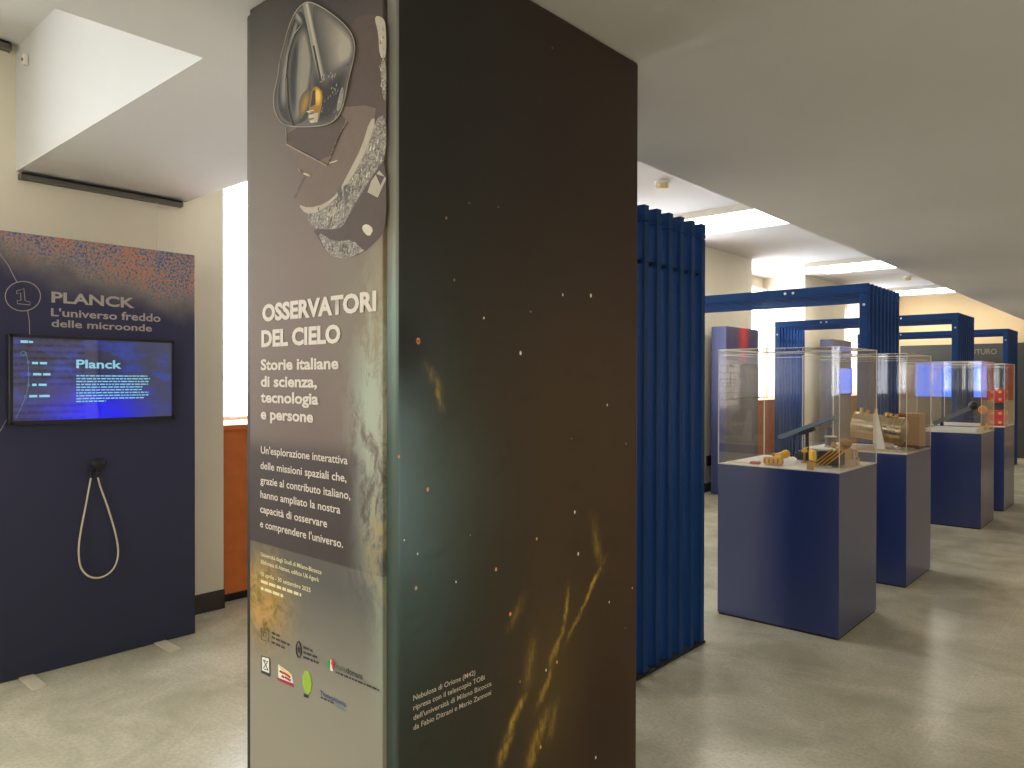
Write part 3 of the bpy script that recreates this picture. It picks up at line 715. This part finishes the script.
for k, xe in enumerate((148.4, 149.9, 148.4, 148, 142.9, 141.9, 148.4, 148.4, 144.7, 105.8)):
    y = 376.4 + k * 2.86; P0, P1 = at(0, XS, 76.2, y), at(0, XS, xe, y); P1.z = P0.z; smallprint('screen_paragraph', P0, P1, .0065, NL, CY, scr, 60 + k)
for k, (xa, xb, y, h) in enumerate(((32, 47, 364.2, .012), (33, 50.5, 375.4, .012), (32, 48.6, 386, .012), (29, 49.7, 397.4, .012), (20.4, 28, 342.8, .013), (28.6, 34, 342.8, .01))):
    P0, P1 = at(0, XS, xa, y), at(0, XS, xb, y); P1.z = P0.z; smallprint('screen_menu', P0, P1, h, NL, CY, scr, 80 + k)
b = MB(); b.tube([at(0, XS, *q) + Vector((.0008, 0, 0)) for q in [(26, 352), (28, 362), (28.8, 374), (28.4, 386), (25.5, 397), (20, 410), (16, 418)]], .001, 5)
for x, y in ((28, 362.5), (28.8, 374), (28.2, 385), (25.5, 396.5)):
    c_ = at(0, XS, x, y); b.tube([c_ + Vector((.001, .006 * math.cos(k * .7854), .007 * math.sin(k * .7854))) for k in range(8)], .001, 5, True)
c_ = at(0, XS, 23, 353.5); b.tube([c_ + Vector((.001, .011 * math.cos(k * .5236), .012 * math.sin(k * .5236))) for k in range(12)], .0012, 5, True)
b.build('screen_menu_line', mat('pale_screen_line', (10, 10, 12), .3, emit=(120, 170, 220), es=.3), scr)

# listening hook with its looped pale tube
hk = thing('cord_hook', 'black knob hook with a pale looped cord, below the left screen', 'hook', (XP, 1.535, 1.08))
p = L(96, 463)
h = MB().cone((XP + .001, p.y, p.z), (XP + .03, p.y, p.z), .018, .016, 20).ball((XP + .036, p.y, p.z), .034, (.55, 1.15, .85))
h.ball((XP + .036, p.y - .016, p.z + .006), .026, (.5, 1, .8)).ball((XP + .036, p.y + .016, p.z + .006), .026, (.5, 1, .8))
h.box(XP + .02, XP + .045, p.y - .016, p.y + .016, p.z - .05, p.z - .01, .005)
h.build('knob', BLACK, hk, True)
loop = [(0.004, 1.508, 1.02), (.006, 1.497, .96), (.01, 1.478, .86), (.012, 1.456, .745), (.012, 1.444, .66), (.012, 1.443, .59), (.012, 1.453, .53), (.012, 1.478, .488), (.012, 1.51, .464), (.012, 1.545, .456), (.012, 1.58, .463), (.012, 1.614, .487), (.012, 1.636, .53), (.012, 1.643, .585), (.012, 1.636, .65), (.012, 1.616, .74), (.01, 1.586, .85), (.008, 1.553, .955), (.006, 1.538, 1.02)]
lp = [Vector((XP + .022 + a, y, z)) for a, y, z in loop]
def cr_(P, n=5):
    out = []
    for i in range(len(P) - 1):
        a, b_, c_, d = P[max(i - 1, 0)], P[i], P[i + 1], P[min(i + 2, len(P) - 1)]
        for k in range(n):
            t = k / n; out.append(.5 * ((2 * b_) + (c_ - a) * t + (2 * a - 5 * b_ + 4 * c_ - d) * t * t + (3 * b_ - a - 3 * c_ + d) * t ** 3))
    return out + [P[-1]]
MB().tube(cr_(lp), .0048, 8).build('looped_cord', mat('pale_cord', (206, 192, 164), .45), hk, True)
e = MB(); e.cone(lp[0] + Vector((0, 0, -.012)), lp[0] + Vector((0, 0, .03)), .008, .009, 12); e.cone(lp[-1] + Vector((0, 0, -.012)), lp[-1] + Vector((0, 0, .03)), .008, .009, 12)
e.build('cord_ferrule', BLACK, hk, True)
t = thing('power_socket', 'small black socket on the cream wall at the left panel edge', 'socket', (XW, 2.2, .42))
MB().box(XW + .001, XW + .035, 2.13, 2.2, .39, .5, .005).build('housing', BLACK, t); MB().box(XW + .035, XW + .038, 2.145, 2.185, .42, .47, .001).build('insert', PLINTH, t)
t = thing('power_socket', 'small black socket box low on the far wall beside the navy slats', 'socket', (XW, 9.7, .42))
MB().box(XW + .001, XW + .03, 9.45, 9.95, .36, .5, .005).build('housing', BLACK, t); MB().box(XW + .03, XW + .034, 9.55, 9.85, .39, .47, .001).build('insert', PLINTH, t)

def plume_mat(yc):
    s = NT('violet_red_plume_print'); p = s.pos(); q = s.warp(p, 4, .16)
    c = s.mix(s.noise(p, 3, 4).outputs['Fac'], (52, 52, 96), (84, 72, 108))
    g = s.gauss(q, (XP, yc + .03, 2.34), (1, .13, .5)); c = s.mix(s.math('MULTIPLY', g, 1.3, clamp=True), c, (216, 52, 44))
    xyz = s.sep(p); c = s.mix(s.smooth(xyz[2], 1.85, 1.5), c, (72, 66, 78))
    s.t.links.new(c, s.b.inputs['Base Color']); s.b.inputs['Roughness'].default_value = .5; return s.m
SIDE = mat('violet_blue_panel_side', (58, 70, 120), .5)
DPAN = mat('dark_grey_violet_panel', (104, 94, 96), .55, vary=.06)
def wallpanel(y0, y1, front_m, side_m, label, scr_m, slabel, h=2.268):
    t = thing('exhibit_panel', label, 'exhibit panel', (-4.54, (y0 + y1) / 2, 0))
    MB().box(-4.65, XP - .006, y0, y1, .012, h, .002, 1).build('board', side_m, t)
    MB().box(XP - .006, XP, y0 + .001, y1 - .001, .014, h - .001).build('front_print', front_m, t)
    feet(t, (y0 + .15, y1 - .15))
    ym = (y0 + y1) / 2
    v = thing('video_screen', slabel, 'screen', (-4.41, ym, 1.31))
    MB().box(XP + .001, TX - .004, ym - .425, ym + .425, 1.29, 1.775, .004).build('bezel', BLACK, v)
    MB().box(TX - .005, TX - .002, ym - .405, ym + .405, 1.312, 1.757).build('display', scr_m, v)
    return t
DIM = mat('dim_screen', (14, 14, 18), .06, emit=(40, 46, 70), es=.2)
wallpanel(9.3, 10.33, plume_mat(9.8), SIDE, 'violet panel with a red plume at its top, behind the nearest glass case', DIM, 'dim dark screen on the violet panel with the red plume')
wallpanel(13.45, 14.47, DPAN, mat('navy_grey_panel_side', (44, 52, 84), .5), 'grey-violet panel by the far wall with a bright blue screen', screen_mat('bright_blue_screen', 13.5, 14.4, 1.3, 1.76, st=.5, kind='bright'), 'bright blue screen on the far grey-violet panel, seen through the nearest case')

# end wall panel
t = thing('exhibit_panel', 'wide dark grey panel with pale lettering on the end wall', 'exhibit panel', (-3.3, 17.8, 0))
ep = MB().box(-4.42, -1.95, 17.72, 17.84, .012, 2.3, .003, 1).build('board', mat('charcoal_panel', (46, 46, 42), .6, vary=.05), t)
P0, P1 = at(1, 17.715, 967.5, 354.6), at(1, 17.715, 996.8, 353.4); P1.z = P0.z
lettering('panel_lettering', 'FUTURO', P0, P1, .115, NF, mat('faded_grey_ink', (104, 100, 92), .7), ep, .02)
for x in (-4.0, -2.5): MB().box(x - .035, x + .035, 17.6, 17.9, 0, .01, .001, 1).build('foot_plate', RAIL, t)
v = thing('video_screen', 'large bright blue screen on the end wall panel, seen through the third case', 'screen', (-3.45, 17.7, 1.2))
MB().box(-4.13, -2.78, 17.67, 17.719, 1.19, 1.95, .004).build('bezel', BLACK, v)
MB().box(-4.115, -2.795, 17.665, 17.672, 1.205, 1.935).build('display', screen_mat('large_blue_screen', -4.13, -2.78, 1.2, 1.94, st=.75, axis=0, kind='bright'), v)
struct(MB().box(-.55, .4, 17.96, 17.999, 1.15, 2.05, .004).build('trim_1', WOOD))

# ------------------------------------------------------------------ navy slatted portals
def frame_mesh(x0, x1, y, H=2.463, w=.085, d=.047):
    b = MB(); b.box(x0, x1, y, y + d, H - w, H, .003, 1)
    b.box(x0 + .0015, x0 + w, y + .0015, y + d - .0015, .014, H - w - .003, .003, 1)
    b.box(x1 - w, x1 - .0015, y + .0015, y + d - .0015, .014, H - w - .003, .003, 1)
    b.box(x0 + .01, x0 + w - .01, y + .008, y + d - .008, H - w - .004, H - w + .001).box(x1 - w + .01, x1 - .01, y + .008, y + d - .008, H - w - .004, H - w + .001)
    return b
def portal(x0, x1, y0, label, n=9, pitch=.1265):
    t = thing('slatted_portal', label, 'portal', ((x0 + x1) / 2, y0, 0), 'navy slatted portals along the hall')
    yb = y0 + (n - 1) * pitch + .047
    f0 = frame_mesh(x0, x1, y0).build('frame', NAVY, t)
    for k in range(1, n):
        c_ = f0.copy(); COL.objects.link(c_); c_.parent = t; c_.location = (0, k * pitch, 0)
    for xm in (x0 + .042, x1 - .042):
        for z in (2.17,): MB().cone((xm, y0 - .006, z), (xm, yb + .006, z), .013, None, 12).build('tie_rod', BLACK, t, True)
    for (xm, z) in ((x1 - .042, 2.262), (x0 + .042, 2.262), (x1 - .79, 2.42), (x1 - .71, 2.42), (x0 + .79, 2.42), (x0 + .71, 2.42)):
        MB().cone((xm, y0 - .005, z), (xm, y0 + .003, z), .013, None, 12).build('bolt', STEEL, t, True)
    for xm in (x0, x1 - .085): MB().box(xm - .004, xm + .089, y0 - .004, yb + .004, 0, .014).build('floor_rail', PLINTH, t)
    return t
portal(-4.58, -2.05, 2.965, 'nearest navy slatted portal, its slats standing right behind the poster column')
portal(-4.66, -2.125, 7.43, 'second navy slatted portal, its beam crossing above the nearest glass cases')
portal(-4.66, -2.14, 11.46, 'third navy slatted portal, with slats seen inside its left leg')
portal(-4.66, -2.14, 15.55, 'farthest navy slatted portal, in front of the dark end panel')

# ------------------------------------------------------------------ display cases
CXA, CXB = -2.243, -1.468
def case(y0, label, d=.745):
    y1 = y0 + d; t = thing('display_case', label, 'display case', ((CXA + CXB) / 2, (y0 + y1) / 2, 0), 'navy glass-topped display cases in a row')
    MB().box(CXA, CXB, y0, y1, .014, .994, .003, 2).build('pedestal', NAVYP, t)
    MB().box(CXA + .007, CXB - .007, y0 + .007, y1 - .007, 0, .014).build('plinth', PLINTH, t)
    MB().box(CXA + .006, CXB - .006, y0 + .006, y1 - .006, .9945, 1.0).build('display_plate', PLATE, t)
    g = MB(); e_ = .0005; a, b_, c_, d_ = CXA + e_, CXB - e_, y0 + e_, y1 - e_
    zt = 1.752; zb = 1.0005
    for P in ([(a, c_, zb), (b_, c_, zb), (b_, c_, zt), (a, c_, zt)], [(b_, c_, zb), (b_, d_, zb), (b_, d_, zt), (b_, c_, zt)],
              [(b_, d_, zb), (a, d_, zb), (a, d_, zt), (b_, d_, zt)], [(a, d_, zb), (a, c_, zb), (a, c_, zt), (a, d_, zt)], [(a, c_, zt), (b_, c_, zt), (b_, d_, zt), (a, d_, zt)]):
        g.poly([Vector(v) for v in P])
    cov = g.build('clear_cover', ACRYLIC, t)
    q = MB(); w = .005
    for x in (a, b_ - w):
        for y in (c_, d_ - w): q.box(x, x + w, y, y + w, zb - .006, zt - w)
    for y in (c_, d_ - w): q.box(a, b_, y, y + w, zt - w, zt)
    for x in (a, b_ - w): q.box(x, x + w, c_ + w, d_ - w, zt - w, zt)
    q.build('cover_edge', EDGE, cov)
    i_ = MB(); i_.box(a + .02, b_ - .02, c_ + .02, c_ + .024, zt - .04, zt - .037).box(a + .02, b_ - .02, d_ - .024, d_ - .02, zt - .04, zt - .037).box(a + .02, a + .024, c_ + .02, d_ - .02, zt - .04, zt - .037).box(b_ - .024, b_ - .02, c_ + .02, d_ - .02, zt - .04, zt - .037)
    i_.build('inner_lip', EDGE, cov)
    return t
YC = (4.583, 6.078, 8.98, 10.404)
for y, lab in zip(YC, ('nearest navy display case, with yellow tools and small models under its clear cover', 'second navy display case, holding a shiny gold cylinder',
                       'third navy display case, with a grey arm model on a white tray', 'farthest navy display case, holding a red and black stack')): case(y, lab)
Z = 1.0005
RZ = lambda a: Matrix.Rotation(math.radians(a), 3, 'Z')
# --- nearest case
YEL = mat('yellow_plastic', (232, 188, 58), .45); TAN = mat('tan_plastic', (220, 174, 98), .5, vary=.1, scale=30)
t = thing('hand_tool', 'yellow block-shaped tool with a round handle lying in the nearest case', 'tool', (-1.95, 4.78, Z))
MB().obox(Vector((-1.925, 4.72, Z + .027)), (.12, .06, .05), RZ(12), .008).build('block', TAN, t)
MB().cone((-1.905, 4.74, Z + .05), (-1.90, 4.85, Z + .06), .026, .022, 18).cone((-1.90, 4.85, Z + .06), (-1.8995, 4.87, Z + .062), .028, None, 18).build('handle', YEL, t, True)
sl = MB()
for k in range(4): sl.obox(Vector((-1.925 + (k - 1.5) * .026, 4.688 + (k - 1.5) * .006, Z + .027)), (.01, .004, .03), RZ(12))
sl.build('slot', mat('dark_slot', (170, 126, 66), .6), t)
t = thing('card_strip', 'flat cream strip with a pinkish-red end at the left of the nearest case', 'strip', (-2.1, 4.69, Z))
MB().obox(Vector((-2.13, 4.69, Z + .004)), (.17, .03, .007), RZ(-6), .001).build('strip', mat('cream_strip', (214, 196, 150), .6), t)
MB().obox(Vector((-2.03, 4.685, Z + .009)), (.06, .045, .016), RZ(4), .003).build('red_end', mat('dull_red', (176, 90, 74), .6), t)
t = tag(MB().obox(Vector((-2.08, 4.98, Z + .002)), (.16, .12, .003), RZ(20)).obox(Vector((-2.06, 5.0, Z + .005)), (.13, .1, .003), RZ(-8)).build('paper_sheets', mat('white_paper', (226, 220, 206), .8)), 'loose white paper sheets at the back left of the nearest case', 'paper')
t = thing('small_tin', 'small dark round tin behind the yellow tool', 'tin', (-2.03, 5.0, Z + .008))
MB().cone((-2.0, 4.96, Z + .008), (-2.0, 4.96, Z + .045), .026, None, 20).build('body', mat('dark_tin', (70, 64, 60), .4, .6), t, True); MB().cone((-2.0, 4.96, Z + .045), (-2.0, 4.96, Z + .053), .028, None, 20).build('lid', mat('grey_lid', (120, 112, 104), .4, .6), t, True)
t = thing('brass_stand', 'small gold clamp stand in the middle of the nearest case', 'stand', (-1.82, 4.98, Z))
MB().cone((-1.82, 4.98, Z), (-1.82, 4.98, Z + .012), .022, None, 18).build('foot', BRASS, t, True)
MB().cone((-1.82, 4.98, Z + .01), (-1.82, 4.98, Z + .075), .006, None, 10).build('stem', BRASS, t, True)
MB().obox(Vector((-1.82, 4.98, Z + .08)), (.035, .016, .022), RZ(30), .003).cone((-1.835, 4.98, Z + .08), (-1.80, 4.985, Z + .105), .006, .004, 10).build('clamp', YEL, t)
t = thing('lens_mount', 'small violet-grey lens on a block beside the gold clamp stand', 'lens', (-1.78, 5.04, Z))
MB().box(-1.80, -1.755, 5.03, 5.06, Z, Z + .025, .003).build('block', STEEL, t); MB().cone((-1.78, 5.025, Z + .045), (-1.78, 5.06, Z + .045), .022, None, 20).build('lens', mat('violet_glass', (110, 112, 160), .15), t, True)
t = tag(MB().obox(Vector((-1.66, 4.64, Z + .022)), (.042, .042, .042), RZ(20), .003).cone((-1.66, 4.64, Z + .043), (-1.66, 4.64, Z + .046), .012, None, 14).build('brass_cube', mat('worn_brass', (150, 112, 56), .4, .8)), 'small brown brass cube at the front edge of the nearest case', 'cube')
t = thing('satellite_model', 'black boxy satellite model with a yellow face and gold rods in the nearest case', 'model', (-1.66, 4.86, Z))
R1 = RZ(28)
MB().obox(Vector((-1.63, 4.90, Z + .055)), (.16, .11, .09), R1, .006).build('body', mat('black_model_body', (34, 33, 34), .4), t)
MB().obox(Vector((-1.712, 4.825, Z + .07)), (.012, .07, .07), RZ(50), .002).obox(Vector((-1.718, 4.818, Z + .07)), (.008, .045, .045), RZ(50), .002).build('face_plate', YEL, t)
for k in range(4):
    MB().cone((-1.70 + k * .024, 4.76 + k * .012, Z + .008), (-1.60 + k * .024, 4.86 + k * .012, Z + .112), .0055, None, 10).build('gold_rod', BRASS, t, True)
MB().obox(Vector((-1.645, 4.79, Z + .006)), (.12, .03, .01), R1, .002).build('base_bar', STEEL, t)
t = thing('instrument_model', 'rough tan instrument model at the right rear of the nearest case', 'model', (-1.6, 5.1, Z))
MB().obox(Vector((-1.6, 5.1, Z + .02)), (.16, .16, .04), RZ(10), .004).build('base', mat('pale_tan', (196, 170, 136), .6), t)
q = MB().obox(Vector((-1.61, 5.1, Z + .075)), (.09, .1, .07), RZ(25), .006)
q.cone((-1.60, 5.08, Z + .11), (-1.58, 5.06, Z + .15), .032, .04, 18).cone((-1.65, 5.12, Z + .1), (-1.69, 5.13, Z + .12), .014, .02, 14)
q.obox(Vector((-1.55, 5.13, Z + .07)), (.03, .07, .06), RZ(5), .004)
q.build('housing', mat('tan_foil', (188, 150, 104), .45, .4, vary=.2, scale=40, bump=.3), t)
MB().cone((-1.53, 5.05, Z + .04), (-1.53, 5.05, Z + .10), .007, None, 10).cone((-1.655, 5.04, Z + .04), (-1.655, 5.04, Z + .085), .007, None, 10).build('post', STEEL, t, True)
t = thing('solar_panel_model', 'long blue-grey tilted panel on a dark stand in the nearest case', 'model', (-1.87, 5.22, Z))
ang = math.degrees(math.atan2(1.278 - 1.132, .357))
Rm = Matrix.Rotation(math.radians(-ang), 3, 'Y')
MB().obox(Vector((-1.872, 5.17, 1.225)), (.40, .1, .026), Rm, .004).build('panel', mat('blue_grey_panel', (98, 116, 128), .4, vary=.06, scale=20), t)
q = MB().obox(Vector((-1.872, 5.17, 1.2)), (.1, .06, .03), Rm, .004); q.build('bracket', BLACK, t)
MB().cone((-1.872, 5.17, Z + .01), (-1.872, 5.17, 1.2), .014, .012, 14).build('stand', BLACK, t, True)
MB().obox(Vector((-1.872, 5.17, Z + .03)), (.14, .09, .06), RZ(0), .012).build('foot', mat('charcoal_stand', (44, 44, 46), .5), t)
# --- second case: gold cylinder
t = thing('gold_cylinder', 'shiny gold cylinder instrument on a white saddle in the second case', 'instrument', (-1.73, 6.35, Z))
ax0, ax1 = Vector((-1.915, 6.36, 1.195)), Vector((-1.555, 6.36, 1.15)); dv = (ax1 - ax0).normalized()
MB().cone(ax0, ax1, .106, None, 48).build('tank', GOLD, t, True)
q = MB()
for s_ in (0, .05, .3, .35): q.cone(ax0 + dv * (s_ - .004), ax0 + dv * (s_ + .006), .1085, None, 48)
q.build('hoop', mat('pale_gold', (226, 200, 150), .25, 1), t, True)
q = MB().cone(ax0 - dv * .014, ax0, .07, .1, 40).cone(ax1, ax1 + dv * .014, .1, .08, 40); q.build('end_cap', mat('dull_gold_cap', (150, 132, 100), .35, 1), t, True)
def tri(x): return [Vector((x, 6.225, Z + .3)), Vector((x, 6.24, Z + .3)), Vector((x, 6.25, Z + .012)), Vector((x, 6.2, Z + .012))]
sd = MB(); sd.poly([Vector((-1.745, 6.232, Z + .29)), Vector((-1.715, 6.232, Z + .29)), Vector((-1.655, 6.232, Z + .012)), Vector((-1.745, 6.232, Z + .012))], (0, .012, 0))
sd.poly([Vector((-1.745, 6.476, Z + .25)), Vector((-1.715, 6.476, Z + .25)), Vector((-1.655, 6.476, Z + .012)), Vector((-1.745, 6.476, Z + .012))], (0, .012, 0))
sd.build('saddle', mat('white_saddle', (216, 208, 192), .5), t)
MB().box(-1.98, -1.52, 6.2, 6.52, Z, Z + .014, .003).build('base_plate', mat('tan_base', (190, 168, 132), .5), t)
q = MB()
for k, (s_, h_) in enumerate(((.05, .03), (.1, .02), (.16, .035), (.24, .022), (.27, .018), (.31, .014))):
    c_ = ax0 + dv * s_ + Vector((0, -.01, .103)); q.cone(c_, c_ + Vector((0, 0, h_)), .014, .01, 14).cone(c_ + Vector((0, 0, h_)), c_ + Vector((0, 0, h_ + .006)), .016, None, 14)
q.build('fitting', BRASS, t, True)
q = MB()
for k in range(5): q.box(-1.64 + k * .024, -1.625 + k * .024, 6.21, 6.235, Z + .014, Z + .03 + (k % 2) * .012, .002)
q.build('connector', STEEL, t)
t = thing('coil_model', 'small grey coil drum at the left of the second case', 'coil', (-2.09, 6.3, Z))
MB().cone((-2.09, 6.3, Z), (-2.09, 6.3, Z + .012), .05, None, 24).cone((-2.09, 6.3, Z + .08), (-2.09, 6.3, Z + .09), .05, None, 24).build('flange', STEEL, t, True)
q = MB()
for k in range(5): q.cone((-2.09, 6.3, Z + .013 + k * .0135), (-2.09, 6.3, Z + .025 + k * .0135), .042, None, 24)
q.build('winding', mat('dark_winding', (92, 84, 74), .5), t)
t = thing('wooden_box', 'upright brown wooden box at the back right of the second case', 'box', (-1.575, 6.68, Z))
MB().box(-1.66, -1.5, 6.58, 6.79, Z, Z + .265, .004).build('body', mat('brown_box_wood', (118, 70, 26), .5, vary=.12, scale=12), t)
MB().box(-1.663, -1.497, 6.577, 6.793, Z + .265, Z + .283, .003).build('lid', mat('brown_box_lid', (126, 76, 32), .5, vary=.1, scale=12), t)
# --- third case: grey arm on a tray
t = thing('model_tray', 'flat white tray with a bright rim in the third case', 'tray', (-1.78, 9.28, Z))
q = MB().box(-2.0, -1.53, 9.06, 9.46, Z, Z + .012, .003); q.build('tray_floor', STEEL, t)
q = MB().box(-2.0, -1.53, 9.055, 9.068, Z, Z + .035, .002).box(-2.0, -1.53, 9.452, 9.465, Z, Z + .035, .002).box(-2.005, -1.992, 9.055, 9.465, Z, Z + .035, .002).box(-1.538, -1.525, 9.055, 9.465, Z, Z + .035, .002)
q.build('rim', WHITE, t)
t = thing('boom_model', 'dark grey slanted boom arm standing at the back of the third case', 'model', (-1.95, 9.56, Z))
MB().box(-2.12, -1.9, 9.5, 9.64, Z, Z + .035, .006).build('foot', mat('charcoal_stand2', (52, 52, 54), .5), t)
MB().obox(Vector((-1.83, 9.57, Z + .16)), (.46, .05, .05), Matrix.Rotation(math.radians(-28), 3, 'Y'), .008).build('arm', mat('slate_arm', (88, 92, 94), .45), t)
MB().cone((-1.95, 9.57, Z + .03), (-1.95, 9.57, Z + .12), .02, .016, 14).build('post', BLACK, t, True)
MB().ball((-1.64, 9.57, Z + .27), .05).build('head', BLACK, t, True)
t = thing('orange_instrument', 'orange and black instrument on a dark stand at the right of the third case', 'instrument', (-1.56, 9.58, Z))
MB().box(-1.6, -1.5, 9.5, 9.66, Z, Z + .05, .006).build('base', mat('ochre_base', (204, 140, 52), .5), t)
MB().cone((-1.55, 9.58, Z + .05), (-1.55, 9.58, Z + .2), .026, .018, 16).build('stand', BLACK, t, True)
MB().ball((-1.55, 9.56, Z + .225), .045, (1, 1, 1.1)).cone((-1.55, 9.5, Z + .225), (-1.55, 9.53, Z + .225), .03, .04, 18).build('head', mat('orange_head', (222, 128, 52), .4), t, True)
# --- farthest case: red and black stack, each block a thing
RED = mat('red_lacquer', (196, 44, 40), .45)
def red_block(z0, h, label):
    t = thing('red_box', label, 'box', (-1.58, 10.78, z0), 'red boxes stacked in the farthest case')
    MB().box(-1.68, -1.5, 10.66, 10.9, z0, z0 + h, .005).build('body', RED, t)
    q = MB()
    for k in range(2):
        for j in range(2):
            q.cone((-1.5, 10.72 + j * .1, z0 + .04 + k * (h - .08)), (-1.494, 10.72 + j * .1, z0 + .04 + k * (h - .08)), .018, None, 14)
            q.cone((-1.63 + j * .08, 10.66, z0 + .04 + k * (h - .08)), (-1.63 + j * .08, 10.654, z0 + .04 + k * (h - .08)), .018, None, 14)
    q.build('gold_disc', mat('pale_gold_disc', (224, 186, 128), .4, .3), t)
red_block(Z, .19, 'lower red box with pale gold discs in the farthest case')
t = thing('black_box', 'black box between the two red boxes in the farthest case', 'box', (-1.58, 10.78, Z + .19))
MB().box(-1.675, -1.505, 10.67, 10.89, Z + .19, Z + .28, .004).build('body', mat('black_block', (46, 38, 34), .5), t); MB().box(-1.505, -1.5, 10.72, 10.84, Z + .215, Z + .255, .001).build('label_plate', RAIL, t)
red_block(Z + .28, .17, 'upper red box with pale gold discs on top of the black box')
